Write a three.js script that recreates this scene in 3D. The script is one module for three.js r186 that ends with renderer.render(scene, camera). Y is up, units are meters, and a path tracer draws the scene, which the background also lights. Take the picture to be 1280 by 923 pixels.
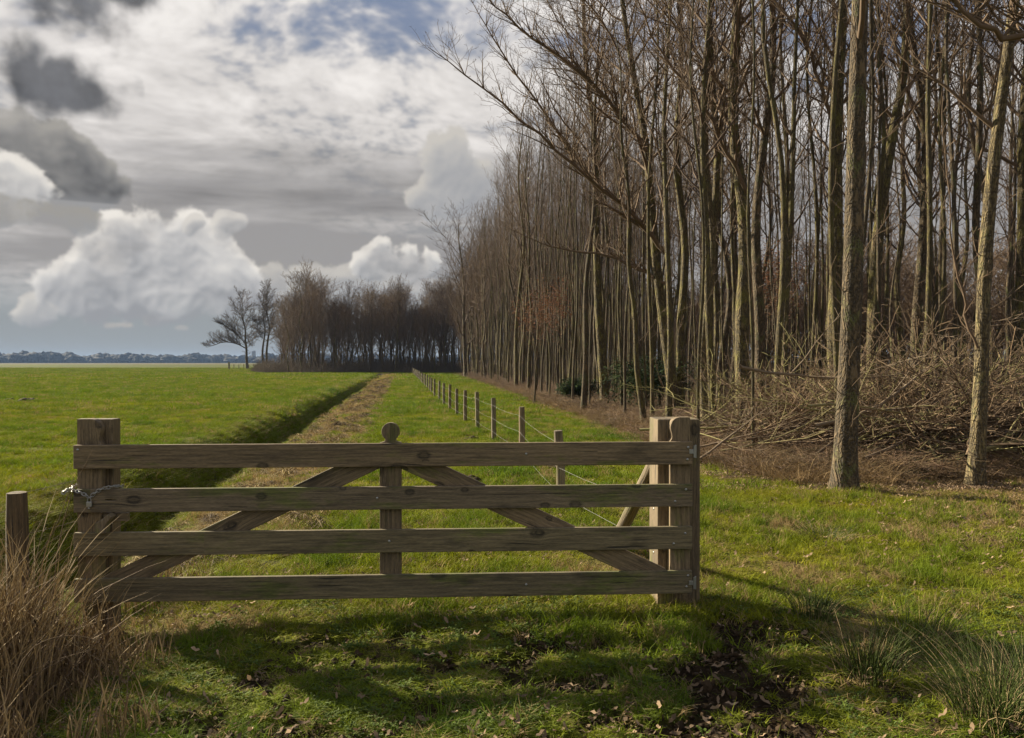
import * as THREE from 'three';
import { RoundedBoxGeometry } from 'three/addons/geometries/RoundedBoxGeometry.js';

// ---------------------------------------------------------------- camera, sky, sun, exposure
const scene = new THREE.Scene();
const EYE = 1.7;
const camera = new THREE.PerspectiveCamera(49.55, 1024 / 738, 0.1, 9000);
camera.position.set(0, EYE, 0);
camera.lookAt(0, EYE - 0.0085 * 100, -100);
const renderer = new THREE.WebGLRenderer({ antialias: true });
renderer.setSize(1024, 738);
renderer.toneMapping = THREE.LinearToneMapping;
const EXPOSURE = 2.75;
renderer.toneMappingExposure = EXPOSURE;
renderer.shadowMap.enabled = true;
renderer.shadowMap.type = THREE.PCFSoftShadowMap;

const SUN_DIR = new THREE.Vector3(-1.85, 1.0, -1.2).normalize();
const sun = new THREE.DirectionalLight(new THREE.Color().setRGB(1.0, 0.88, 0.66), 5.0);
sun.position.copy(SUN_DIR).multiplyScalar(150);
sun.castShadow = true;
sun.shadow.mapSize.set(4096, 4096);
Object.assign(sun.shadow.camera, { left: -90, right: 90, top: 90, bottom: -90, near: 1, far: 400 });
scene.add(sun); scene.add(sun.target);

// ---------------------------------------------------------------- random numbers and noise
function rng(seed) {
  let a = seed >>> 0;
  return () => { a = (a + 0x6d2b79f5) | 0; let t = Math.imul(a ^ (a >>> 15), 1 | a); t = (t + Math.imul(t ^ (t >>> 7), 61 | t)) ^ t; return ((t ^ (t >>> 14)) >>> 0) / 4294967296; };
}
const PERM = new Uint8Array(512), GX = new Float32Array(256), GY = new Float32Array(256), GZ = new Float32Array(256);
{
  const r = rng(77), p = [...Array(256).keys()];
  for (let i = 255; i > 0; i--) { const j = Math.floor(r() * (i + 1)); [p[i], p[j]] = [p[j], p[i]]; }
  for (let i = 0; i < 512; i++) PERM[i] = p[i & 255];
  for (let i = 0; i < 256; i++) { const z = r() * 2 - 1, a = r() * Math.PI * 2, s = Math.sqrt(1 - z * z); GX[i] = s * Math.cos(a); GY[i] = s * Math.sin(a); GZ[i] = z; }
}
function noise3(x, y, z) {
  const X = Math.floor(x), Y = Math.floor(y), Z = Math.floor(z);
  x -= X; y -= Y; z -= Z;
  const u = x * x * x * (x * (x * 6 - 15) + 10), v = y * y * y * (y * (y * 6 - 15) + 10), w = z * z * z * (z * (z * 6 - 15) + 10);
  const a = PERM[X & 255], b = PERM[(X + 1) & 255], y0 = Y & 255, y1 = (Y + 1) & 255, z0 = Z & 255, z1 = (Z + 1) & 255;
  const aa = PERM[a + y0], ab = PERM[a + y1], ba = PERM[b + y0], bb = PERM[b + y1];
  const g = (h, i, j, k) => GX[h] * i + GY[h] * j + GZ[h] * k;
  const n000 = g(PERM[aa + z0], x, y, z), n100 = g(PERM[ba + z0], x - 1, y, z), n010 = g(PERM[ab + z0], x, y - 1, z), n110 = g(PERM[bb + z0], x - 1, y - 1, z);
  const n001 = g(PERM[aa + z1], x, y, z - 1), n101 = g(PERM[ba + z1], x - 1, y, z - 1), n011 = g(PERM[ab + z1], x, y - 1, z - 1), n111 = g(PERM[bb + z1], x - 1, y - 1, z - 1);
  const i00 = n000 + u * (n100 - n000), i10 = n010 + u * (n110 - n010), i01 = n001 + u * (n101 - n001), i11 = n011 + u * (n111 - n011);
  const j0 = i00 + v * (i10 - i00), j1 = i01 + v * (i11 - i01);
  return (j0 + w * (j1 - j0)) * 1.5;
}
function fbm(x, y, z, oct) { let s = 0, a = 0.5; for (let i = 0; i < oct; i++) { s += a * noise3(x, y, z); x = x * 2.03 + 3.1; y = y * 2.03 + 1.7; z = z * 2.03 + 5.3; a *= 0.5; } return s; }
const clamp = (x, a = 0, b = 1) => (x < a ? a : x > b ? b : x);
const smooth = (a, b, x) => { const t = clamp((x - a) / (b - a)); return t * t * (3 - 2 * t); };
const mix = (a, b, t) => a + (b - a) * t;
const gauss = (x, y, cx, cy, rx, ry) => Math.exp(-(((x - cx) / rx) ** 2 + ((y - cy) / ry) ** 2));

// ---------------------------------------------------------------- the sky: air, a broken sheet of altocumulus, grey stratus and heaped cumulus, by direction
{
  const W = 4096, Hh = 2048, data = new Float32Array(W * Hh * 4), D = 180 / Math.PI;
  // heaps: azimuth and elevation of the middle, half sizes in degrees, whiteness, then their puffs
  const heaps = [], rs = rng(41);
  function heap(az, el, rx, ry, lit, dark, n) {
    const puffs = [];
    for (let i = 0; i < n; i++) {
      const t = rs() * 2 - 1, k = 1 - t * t * 0.8;
      puffs.push([az + t * rx * 0.8, el - ry * 0.45 + rs() * ry * 1.0 * k, rx * (0.20 + 0.20 * rs()), ry * (0.28 + 0.28 * rs()) * (0.6 + 0.4 * k)]);
    }
    heaps.push({ az, el, rx: rx * 1.5, ry: ry * 1.8, base: el - ry * 0.75, puffs, lit, dark, ry0: ry });
  }
  for (let i = 0; i < 46; i++) { const az = 36 + 272 * (i + rs()) / 46, big = 0.6 + rs(); heap(az > 180 ? az - 360 : az, 4 + rs() * 7, 3.5 * big, 2.3 * big, 0.55 + 0.2 * rs(), 0.15 + 0.15 * rs(), 14); }
  // far to near
  heap(-4.2, 12.6, 3.6, 4.0, 0.56, 0.36, 20); heap(-12, 5.4, 6.0, 2.2, 0.54, 0.30, 18); heap(-8.3, 7.4, 3.4, 2.6, 0.78, 0.30, 20); heap(-16.5, 5.6, 3.6, 2.6, 0.52, 0.25, 14); heap(-32, 3.4, 2.6, 1.7, 0.62, 0.33, 11);
  heap(-24.6, 2.6, 2.6, 0.8, 0.44, 0.30, 7); heap(-31.4, 12.1, 6.0, 4.2, 0.34, 0.05, 28); heap(-23.6, 6.2, 6.6, 4.8, 0.84, 0.22, 40); heap(-20.3, 9.3, 2.2, 2.0, 0.66, 0.22, 9); heap(-33.0, 10.6, 3.8, 3.2, 0.80, 0.26, 16); heap(-31.2, 8.9, 5.5, 1.6, 0.33, 0.2, 18);
  const scud = [[-29.8, 17.0, 3.0, 1.9], [-31.4, 17.8, 1.9, 2.0], [-28.0, 16.2, 2.0, 1.5], [-28.6, 21.3, 3.8, 1.9], [-25.4, 22.4, 3.0, 1.3]];
  for (let i = 0; i < 24; i++) scud.push([40 + 280 * rs() > 180 ? 40 + 280 * rs() - 360 : 60 + 100 * rs(), 15 + rs() * 30, 2 + 2 * rs(), 1.2 + rs()]);
  const fl0 = (f) => clamp(f, 0, 1);
  const heapField = (h, a, e, x, y, z, oct) => {
    let q = 0;
    for (const p of h.puffs) { const dx = (a - p[0]) / p[2], dy = (e - p[1]) / p[3], d2 = dx * dx + dy * dy; if (d2 < 6) q += Math.exp(-1.6 * d2); }
    let b = 0, am = 0.5, sc = 15;
    for (let o = 0; o < oct; o++) { b += am * (0.34 - Math.abs(noise3(x * sc + 3 * o, y * sc, z * sc)) * 1.15); am *= 0.52; sc *= 2.11; if (o === 2) am *= 1.2; }
    return 1.05 * (1 - Math.exp(-1.3 * q)) - 0.52 + b * 1.75 - 0.7 * Math.exp(-7 * q);
  };
  for (let j = Hh / 2 - 20; j < Hh; j++) {
    const el = ((j + 0.5) / Hh - 0.5) * Math.PI, elD = Math.max(el * D, 0.02), y = Math.sin(Math.max(el, 0.0003)), c = Math.cos(el);
    for (let i = 0; i < W; i++) {
      const phi = ((i + 0.5) / W - 0.5) * 2 * Math.PI, x = c * Math.cos(phi), z = c * Math.sin(phi), az = Math.atan2(x, -z) * D;
      // clear air
      const t = smooth(1, 34, elD);
      let r = mix(0.305, 0.185, t), g = mix(0.325, 0.245, t), b = mix(0.330, 0.400, t);
      // thin bright sheet seen in perspective
      const k = 1 / (y + 0.10), px = x * k, pz = z * k;
      const wx = px + 0.35 * fbm(px * 0.9, pz * 0.9, 4.1, 3), wz = pz + 0.35 * fbm(px * 0.9 + 7, pz * 0.9, 9.1, 3);
      const big = fbm(wx * 0.75 + 1.35, wz * 0.75 + 0.2, 0.5, 4), fine = 0.75 * fbm(wx * 3.0, wz * 4.2, 2.5, 6) + 0.62 * fbm(wx * 9 + 5, wz * 9, 7.7, 4) + 0.30 * fbm(wx * 24, wz * 24, 1.7, 3);
      const streakLow = fbm(px * 0.4 + 2.2, pz * 0.4, 8.8, 2) * 3;
      const gap = smooth(17.5, 23.5, elD + 1.5 * streakLow) * 0.42;
      const cov = smooth(-0.30, 0.20, big * 0.8 + 0.75 * fine + 0.30 - gap) * smooth(2.5, 7, elD);
      const streak = fbm(az * 0.055 + 3, elD * 0.55, 6.6, 4);
      const bright = clamp(0.56 + 0.80 * fine + 0.30 * big + 0.10 * smooth(13, 18, elD));
      const lum = mix(0.40, 0.86, bright);
      r = mix(r, lum * 1.035, cov); g = mix(g, lum * 0.99, cov); b = mix(b, lum * 0.95, cov);
      // grey stratus below it
      const st = smooth(3.5, 7.5, elD) * (1 - smooth(11.5, 17.0, elD + 5.0 * streak)) * clamp(0.88 + 0.9 * streak);
      const sg = 0.275 + 0.24 * fbm(az * 0.09, elD * 0.8, 1.2, 4) + 0.010 * (elD - 9);
      r = mix(r, sg * 1.04, st); g = mix(g, sg * 1.0, st); b = mix(b, sg * 0.99, st);
      // heaps
      if (elD < 22) for (const h of heaps) {
        let da = az - h.az; if (da > 180) da -= 360; else if (da < -180) da += 360;
        if (Math.abs(da) > h.rx || Math.abs(elD - h.el) > h.ry) continue;
        const a = h.az + da, f = heapField(h, a, elD, x, y, z, 6);
        if (f < 0) continue;
        const low = smooth(h.base - 0.9, h.base + 0.5, elD + 1.3 * fbm(x * 16, 3.3, z * 16, 4));
        const al = smooth(0.0, 0.42, f + 0.42 * fbm(x * 45, y * 55, z * 45, 5)) * low * (0.60 + 0.36 * smooth(-0.25, 0.15, fbm(x * 12 + 4, y * 18, z * 12, 4) + 0.2 * fl0(f)));
        if (al <= 0.002) continue;
        let depth = 0, f1 = 0;                                   // how much cloud lies towards the light, above it
        for (let n = 1; n <= 3; n++) { const st = 0.34 * n * n * 0.5 + 0.16, v = heapField(h, a - 0.5 * st, elD + st, x - 0.5 * st / D, y + st / D, z, 3); if (n === 1) f1 = v; depth += Math.max(0, v); }
        const fl = heapField(h, a, elD, x, y, z, 3), s = clamp(0.55 * Math.exp(-0.8 * depth) + 0.30 + 0.62 * clamp(fl - f1, -0.3, 0.4) + 0.22 * clamp(f - fl, -0.25, 0.25) + 0.34 * (elD - h.el) / h.ry0 - 0.06 * fl + 0.5 * fbm(x * 9, y * 13, z * 9, 3));
        const l = mix(Math.max(h.dark, 0.285 - 0.6 * smooth(9, 13, elD)), h.lit, s);
        r = mix(r, l * mix(0.98, 1.05, s), al); g = mix(g, l * 0.995, al); b = mix(b, l * mix(1.04, 0.91, s), al);
      }
      // dark ragged scud under the sheet
      if (elD > 10 && elD < 50) {
        let f = 0;
        for (const s of scud) { const dx = (az - s[0]) / s[2], dy = (elD - s[1]) / s[3]; if (Math.abs(dx) < 2 && Math.abs(dy) < 2) f = Math.max(f, Math.exp(-(dx * dx + dy * dy))); }
        if (f > 0.05) {
          const al = smooth(0.22, 1.0, f * 1.15 + 1.25 * fbm(x * 17, y * 17, z * 17, 6)) * 0.92, l = 0.105 + 0.14 * fbm(x * 22, y * 22, z * 22, 4);
          r = mix(r, l * 0.97, al); g = mix(g, l, al); b = mix(b, l * 1.10, al);
        }
      }
      const o = (j * W + i) * 4, q = 1 / EXPOSURE;
      data[o] = r * q; data[o + 1] = g * q; data[o + 2] = b * q; data[o + 3] = 1;
    }
  }
  for (let o = 0, n = (Hh / 2 - 20) * W * 4; o < n; o += 4) { data[o] = 0.12; data[o + 1] = 0.12; data[o + 2] = 0.10; data[o + 3] = 1; }
  const sky = new THREE.DataTexture(data, W, Hh, THREE.RGBAFormat, THREE.FloatType);
  sky.mapping = THREE.EquirectangularReflectionMapping; sky.magFilter = THREE.LinearFilter; sky.needsUpdate = true;
  scene.background = sky; scene.environment = sky;
}
// ---------------------------------------------------------------- helpers
const taken = new Map();
function numbered(name) { const n = taken.get(name) ?? 0; taken.set(name, n + 1); return n ? name + '_' + String(n).padStart(3, '0') : name; }
function tag(o, label, category, group, kind) { Object.assign(o.userData, { label, category }); if (group) o.userData.group = group; if (kind) o.userData.kind = kind; return o; }
function thing(name, label, category, pos = [0, 0, 0], turn = 0, group, kind) {
  const o = new THREE.Group(); o.name = numbered(name); o.position.set(...pos); o.rotation.y = turn; scene.add(o);
  return tag(o, label, category, group, kind);
}
function part(name, geometry, material, parent, kind) { const m = new THREE.Mesh(geometry, material); m.name = name; parent.add(m); if (kind) m.userData.kind = kind; return m; }
const rgb = (r, g, b) => new THREE.Color().setRGB(r, g, b);

// collects tubes and ribbons into one geometry
class Builder {
  constructor() { this.p = []; this.n = []; this.t = []; this.i = []; this.c = null; }
  tube(pts, radii, sides, v0 = 0, uRepeat = 1, cap = false) {
    const base = this.p.length / 3, N = pts.length; let nx = 1, ny = 0, nz = 0, v = v0;
    for (let k = 0; k < N; k++) {
      const a = pts[Math.max(0, k - 1)], b = pts[Math.min(N - 1, k + 1)];
      let tx = b[0] - a[0], ty = b[1] - a[1], tz = b[2] - a[2]; const l = Math.hypot(tx, ty, tz) || 1; tx /= l; ty /= l; tz /= l;
      if (k === 0 && Math.abs(tx) > 0.8) { nx = 0; nz = 1; }
      let dt = nx * tx + ny * ty + nz * tz; nx -= dt * tx; ny -= dt * ty; nz -= dt * tz; dt = Math.hypot(nx, ny, nz) || 1; nx /= dt; ny /= dt; nz /= dt;
      const bx = ty * nz - tz * ny, by = tz * nx - tx * nz, bz = tx * ny - ty * nx, q = pts[k];
      if (k) v += Math.hypot(q[0] - pts[k - 1][0], q[1] - pts[k - 1][1], q[2] - pts[k - 1][2]);
      for (let s = 0; s <= sides; s++) {
        const an = (s / sides) * Math.PI * 2, cs = Math.cos(an), sn = Math.sin(an), ex = nx * cs + bx * sn, ey = ny * cs + by * sn, ez = nz * cs + bz * sn;
        const r = typeof radii === 'function' ? radii(k, an, q) : radii[k];
        this.p.push(q[0] + ex * r, q[1] + ey * r, q[2] + ez * r); this.n.push(ex, ey, ez); this.t.push((s / sides) * uRepeat, v);
      }
    }
    const w = sides + 1;
    for (let k = 0; k < N - 1; k++) for (let s = 0; s < sides; s++) { const a = base + k * w + s, b = a + 1, c = a + w, d = c + 1; this.i.push(a, b, c, b, d, c); }
    if (cap) for (const [row, sg] of [[0, -1], [N - 1, 1]]) {
      const q = pts[row], a = pts[row ? N - 2 : 1], l = Math.hypot(q[0] - a[0], q[1] - a[1], q[2] - a[2]) || 1, c = this.p.length / 3;
      this.p.push(...q); this.n.push((q[0] - a[0]) / l, (q[1] - a[1]) / l, (q[2] - a[2]) / l); this.t.push(0.5, v);
      for (let s = 0; s <= sides; s++) { const o = (base + row * w + s) * 3; this.p.push(this.p[o], this.p[o + 1], this.p[o + 2]); this.n.push((q[0] - a[0]) / l, (q[1] - a[1]) / l, (q[2] - a[2]) / l); this.t.push(0.5 + 0.5 * Math.cos(s), v + 0.05 * Math.sin(s)); }
      for (let s = 0; s < sides; s++) sg > 0 ? this.i.push(c, c + 1 + s, c + 2 + s) : this.i.push(c, c + 2 + s, c + 1 + s);
    }
  }
  // a flat tapering blade along points; side gives its width direction
  blade(pts, widths, sx, sy, sz) {
    const base = this.p.length / 3, N = pts.length;
    for (let k = 0; k < N; k++) {
      const a = pts[Math.max(0, k - 1)], b = pts[Math.min(N - 1, k + 1)], tx = b[0] - a[0], ty = b[1] - a[1], tz = b[2] - a[2];
      let nx = sy * tz - sz * ty, ny = sz * tx - sx * tz, nz = sx * ty - sy * tx; const l = Math.hypot(nx, ny, nz) || 1; nx /= l; ny /= l; nz /= l;
      const w = widths[k] / 2, q = pts[k];
      if (w > 1e-5) { this.p.push(q[0] - sx * w, q[1] - sy * w, q[2] - sz * w, q[0] + sx * w, q[1] + sy * w, q[2] + sz * w); this.n.push(nx, ny, nz, nx, ny, nz); this.t.push(0, k / (N - 1), 1, k / (N - 1)); }
      else { this.p.push(...q); this.n.push(nx, ny, nz); this.t.push(0.5, 1); }
    }
    for (let k = 0; k < N - 1; k++) { const a = base + 2 * k; if (widths[k + 1] / 2 > 1e-5) this.i.push(a, a + 1, a + 2, a + 1, a + 3, a + 2); else this.i.push(a, a + 1, a + 2); }
  }
  build() {
    const g = new THREE.BufferGeometry();
    g.setAttribute('position', new THREE.BufferAttribute(new Float32Array(this.p), 3)); g.setAttribute('normal', new THREE.BufferAttribute(new Float32Array(this.n), 3)); g.setAttribute('uv', new THREE.BufferAttribute(new Float32Array(this.t), 2));
    g.setIndex(this.i); return g;
  }
}
function texture(w, h, paint, srgb = true) {
  const d = new Uint8Array(w * h * 4);
  for (let y = 0; y < h; y++) for (let x = 0; x < w; x++) { const c = paint(x / w, y / h, x, y), o = (y * w + x) * 4; for (let k = 0; k < 3; k++) d[o + k] = clamp(c[k] ?? c[0]) * 255; d[o + 3] = 255; }
  const t = new THREE.DataTexture(d, w, h); t.wrapS = t.wrapT = THREE.RepeatWrapping; t.magFilter = THREE.LinearFilter; t.minFilter = THREE.LinearMipmapLinearFilter; t.generateMipmaps = true;
  if (srgb) t.colorSpace = THREE.SRGBColorSpace; t.needsUpdate = true; return t;
}
// noise that repeats: u, v in 0..1 wrapped on two circles
function loop(u, v, fu, fv, seed, oct = 4) { const a = u * 2 * Math.PI, b = v * 2 * Math.PI; return fbm(Math.cos(a) * fu / 6.283 + seed, Math.sin(a) * fu / 6.283 + Math.cos(b) * fv / 6.283, Math.sin(b) * fv / 6.283 + seed * 1.7, oct); }

// ---------------------------------------------------------------- the lie of the land. d is the distance ahead of the gate's visitor, u runs across the track
const SH = 0.137;                                                   // the track, ditch and fence bear a little off the camera's axis
const uOf = (x, d) => x + SH * d;
const rimNoise = (d) => 0.16 * noise3(d * 0.35, 5.5, 1.1) + 0.07 * noise3(d * 1.3, 2.5, 7.1);
const woodEdge = (d) => 5.3 + 0.03 * d + 0.35 * noise3(d * 0.22, 9.3, 3.3);   // in u
function inWood(x, d) { return d > 12.0 + 0.5 * noise3(x * 0.7, 3.1, 8.8) - 0.10 * clamp(x - 4, 0, 8) && uOf(x, d) > woodEdge(d); }
function mudAmount(x, d) {
  let m = 0;
  if (d < 7) {
    m = Math.max(gauss(x, d, 1.50, 4.95, 0.50, 0.58), gauss(x, d, 1.15, 4.25, 0.62, 0.65), gauss(x, d, 1.0, 3.7, 0.75, 0.40) * 1.05, 0.84 * gauss(x, d, 0.35, 4.75, 0.45, 0.35), 0.80 * gauss(x, d, 0.15, 4.2, 0.6, 0.25),
      0.80 * gauss(x, d, 0.5, 3.8, 0.6, 0.2), 0.72 * gauss(x, d, -0.95, 4.4, 0.35, 0.18), 0.76 * gauss(x, d, -1.15, 3.95, 0.30, 0.2), 0.8 * gauss(x, d, 2.05, 4.15, 0.22, 0.25), 0.6 * gauss(x, d, -0.3, 4.9, 1.3, 0.25), 0.57 * smooth(5.5, 4.9, d) * smooth(-2.4, -1.6, x) * smooth(2.8, 2.0, x));
    m = smooth(0.44, 0.80, m + 0.85 * fbm(x * 3.4, d * 3.4, 2.2, 5));
  }
  return m;
}
function strawAmount(x, d) {                                          // mown, withered strip along the ditch, and a few worn patches
  const u = uOf(x, d);
  let s = smooth(-3.1, -2.3, u) * (1 - smooth(-1.5, -0.55, u)) * smooth(6.6, 8.5, d) * (1 - smooth(118, 126, d));
  s = s * clamp(0.80 + 1.1 * fbm(x * 0.9, d * 0.5, 6.1, 4));
  s = Math.max(s, gauss(x, d, 0.95, 6.6, 0.55, 0.5) * 0.9, gauss(x, d, -2.0, 5.25, 0.45, 0.22) * 0.9, gauss(x, d, -2.6, 4.9, 0.35, 0.9));
  const fringe = inWood(x, d + 1.3) || inWood(x + 1, d) ? 0.6 : 0;
  s = Math.max(s, fringe * clamp(0.7 + 1.5 * fbm(x, d, 4.4, 3)));
  if (d < 12 && x > 3) s = Math.max(s, clamp(smooth(5.0, 8.0, x + 0.16 * d + 2.6 * fbm(x * 0.9, d * 0.9, 3.3, 4)) * 0.75));
  if (u > 2 && d < 30) s = Math.max(s, 0.75 * smooth(0.10, 0.34, fbm(x * 1.15, d * 1.15, 14.2, 4)));   // worn and withered patches on the verge
  return clamp(s);
}
function groundY(x, d) {
  const u = uOf(x, d) + rimNoise(d), open = 1 - smooth(112, 120, d);
  let y = 0;
  if (u > -5.05 && u < -0.4 && d < 121) {
    const left = -0.98 * Math.pow(clamp((u + 4.85) / 1.25), 2.3), right = -1.0 * (1 - smooth(-3.25, -2.62, u)), gentle = -0.27 * (1 - smooth(-2.9, -1.15, u));
    y = u < -3.4 ? left : Math.min(right, gentle);
    y *= open;
  }
  y += -0.10 * gauss(x, d, -3.2, 4.0, 1.1, 2.5);
  const near = 1 - smooth(40, 90, d), rough = d < 60 ? 1 : 0;
  y += near * (0.055 * fbm(x * 0.45, d * 0.45, 1.5, 3) + rough * (0.035 * fbm(x * 2.1, d * 2.1, 9.5, 3)));
  if (u < -4.3) y += near * 0.05 * fbm(x * 1.3, d * 1.3, 3.9, 3);
  if (d < 8 && d > 2) { const m = mudAmount(x, d); y += m * (-0.035 + 0.085 * fbm(x * 7, d * 7, 4.5, 4)); }
  if (inWood(x, d)) y += 0.05 * fbm(x * 0.8, d * 0.8, 8.5, 3);
  return y;
}

const mottle = texture(512, 512, (u, v) => { const a = loop(u, v, 60, 60, 3, 5), b = loop(u, v, 9, 9, 8, 4), c = loop(u, v, 200, 200, 12, 3); const k = 0.80 + 0.42 * a + 0.20 * b + 0.30 * c; return [k, k, k * 0.98]; });
const mottleBump = texture(512, 512, (u, v) => [0.5 + 0.6 * loop(u, v, 70, 70, 3, 5) + 0.3 * loop(u, v, 220, 220, 5, 3)], false);
{
  const rows = [], cols = [];
  for (let d = -8; d < 3; d += 0.25) rows.push(d);
  for (let d = 3; d < 8; d += 0.045) rows.push(d);
  for (let d = 8; d < 60; d *= 1.011) rows.push(d);
  for (let d = 60; d < 5200; d *= 1.05) rows.push(d);
  const mid = []; for (let u = -5.4; u < 6.2; u += 0.052) mid.push(u);
  const lo = [], hi = []; for (let s = 0.07, u = mid[0] - s; u > -5200; s *= 1.13, u -= s) lo.unshift(u); for (let s = 0.07, u = mid.at(-1) + s; u < 5200; s *= 1.13, u += s) hi.push(u);
  cols.push(...lo, ...mid, ...hi);
  const nR = rows.length, nC = cols.length, pos = new Float32Array(nR * nC * 3), col = new Float32Array(nR * nC * 3), uv = new Float32Array(nR * nC * 2), idx = new Uint32Array((nR - 1) * (nC - 1) * 6);
  let o = 0;
  for (let r = 0; r < nR; r++) for (let c = 0; c < nC; c++, o++) {
    const d = rows[r], u = cols[c], x = u - SH * d, y = groundY(x, d);
    pos[o * 3] = x; pos[o * 3 + 1] = y; pos[o * 3 + 2] = -d; uv[o * 2] = x / 2.7; uv[o * 2 + 1] = d / 2.7;
    const m = mudAmount(x, d), s = strawAmount(x, d), n = fbm(x * 0.35, d * 0.35, 2.9, 3), n2 = fbm(x * 0.05, d * 0.03, 7.9, 3);
    let R = 0.112 + 0.04 * n + 0.05 * n2, G = 0.140 + 0.035 * n + 0.035 * n2, B = 0.012;
    const bare = smooth(0.02, 0.34, fbm(x * 1.6, d * 1.6, 11.3, 4)); R = mix(R, 0.098, bare); G = mix(G, 0.078, bare); B = mix(B, 0.034, bare);
    R = mix(R, 0.175 + 0.06 * n, s); G = mix(G, 0.120 + 0.04 * n, s); B = mix(B, 0.052, s);
    const w = inWood(x, d) ? 1 : 0; R = mix(R, 0.085, w); G = mix(G, 0.058, w); B = mix(B, 0.032, w);
    R = mix(R, 0.032, m); G = mix(G, 0.021, m); B = mix(B, 0.011, m);
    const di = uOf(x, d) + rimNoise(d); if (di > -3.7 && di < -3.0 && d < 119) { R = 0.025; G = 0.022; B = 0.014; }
    if (d > 500) { const far = smooth(500, 800, d) * (1 - smooth(1500, 1800, d)) * smooth(-0.1, 0.15, fbm(x * 0.003, d * 0.002, 4.2, 3) + 0.1); R = mix(R, 0.17, far); G = mix(G, 0.13, far); B = mix(B, 0.07, far); }
    col[o * 3] = R; col[o * 3 + 1] = G; col[o * 3 + 2] = B;
  }
  o = 0;
  for (let r = 0; r < nR - 1; r++) for (let c = 0; c < nC - 1; c++) { const a = r * nC + c, b = a + 1, e = a + nC, f = e + 1; idx[o++] = a; idx[o++] = b; idx[o++] = e; idx[o++] = b; idx[o++] = f; idx[o++] = e; }
  const g = new THREE.BufferGeometry(); g.setAttribute('position', new THREE.BufferAttribute(pos, 3)); g.setAttribute('color', new THREE.BufferAttribute(col, 3)); g.setAttribute('uv', new THREE.BufferAttribute(uv, 2)); g.setIndex(new THREE.BufferAttribute(idx, 1)); g.computeVertexNormals();
  const ground = new THREE.Mesh(g, new THREE.MeshPhysicalMaterial({ name: 'soil and thatch', specularIntensity: 0.12, vertexColors: true, map: mottle, bumpMap: mottleBump, bumpScale: 0.03, roughness: 0.97 }));
  ground.name = 'ground'; ground.userData = { kind: 'structure', label: 'flat grassy meadow with muddy track crossed by a ditch', category: 'ground' }; scene.add(ground);
}
{ // still water in the ditch
  const b = new Builder(), pts = []; const g = new THREE.BufferGeometry(), p = [], n = [], id = [];
  let k = 0; for (let d = -4; d <= 116; d += 2, k++) { for (const u of [-3.95, -2.95]) { p.push(u - SH * d - rimNoise(d), -0.86, -d); n.push(0, 1, 0); } if (k) { const a = (k - 1) * 2; id.push(a, a + 1, a + 2, a + 1, a + 3, a + 2); } }
  g.setAttribute('position', new THREE.Float32BufferAttribute(p, 3)); g.setAttribute('normal', new THREE.Float32BufferAttribute(n, 3)); g.setIndex(id);
  const w = new THREE.Mesh(g, new THREE.MeshPhysicalMaterial({ color: rgb(0.012, 0.014, 0.01), roughness: 0.08, ior: 1.33 })); w.name = 'ditch_water'; w.userData = { kind: 'structure', label: 'dark still water at the bottom of the ditch', category: 'water' }; scene.add(w);
}
// ---------------------------------------------------------------- grass, leaf litter, clods: nobody could count them
const leafy = (c, t = 0.35) => new THREE.MeshPhysicalMaterial({ color: c, roughness: 0.85, transmission: t, thickness: 0, side: THREE.DoubleSide, specularIntensity: 0.2 });
function tuft(seed, n, rad, h0, h1, w, lean, segs = 2) {
  const r = rng(seed), b = new Builder();
  for (let i = 0; i < n; i++) {
    const a = r() * 6.283, q = rad * Math.sqrt(r()), x = Math.cos(a) * q, z = Math.sin(a) * q, h = mix(h0, h1, r() * r()), la = r() * 6.283, l = lean * h * (0.3 + r()), pts = [], ws = [], yaw = r() * 6.283;
    for (let k = 0; k <= segs; k++) { const t = k / segs; pts.push([x + Math.cos(la) * l * t * t, h * t * (1 - 0.25 * lean * t) - 0.01, z + Math.sin(la) * l * t * t]); ws.push(k === segs ? 0 : w * (1 - 0.45 * t) * (0.7 + 0.6 * r())); }
    b.blade(pts, ws, Math.cos(yaw), 0, Math.sin(yaw));
  }
  return b.build();
}
const M4 = new THREE.Matrix4(), Q = new THREE.Quaternion(), V = new THREE.Vector3(), S = new THREE.Vector3(), UP = new THREE.Vector3(0, 1, 0), E = new THREE.Euler();
class Scatter {
  constructor() { this.m = []; this.c = []; }
  put(x, y, z, yaw, sx, sy, c, tilt = 0, roll = 0) { E.set(tilt, yaw, roll, 'YXZ'); Q.setFromEuler(E); M4.compose(V.set(x, y, z), Q, S.set(sx, sy, sx)); for (let k = 0; k < 16; k++) this.m.push(M4.elements[k]); this.c.push(c[0], c[1], c[2]); }
  mesh(name, geometry, material, parent) {
    const n = this.c.length / 3, im = new THREE.InstancedMesh(geometry, material, n); im.name = name;
    im.instanceMatrix = new THREE.InstancedBufferAttribute(new Float32Array(this.m), 16); im.instanceColor = new THREE.InstancedBufferAttribute(new Float32Array(this.c), 3); im.userData.kind = 'stuff';
    parent.add(im); return im;
  }
}
const STATS = {};
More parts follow.
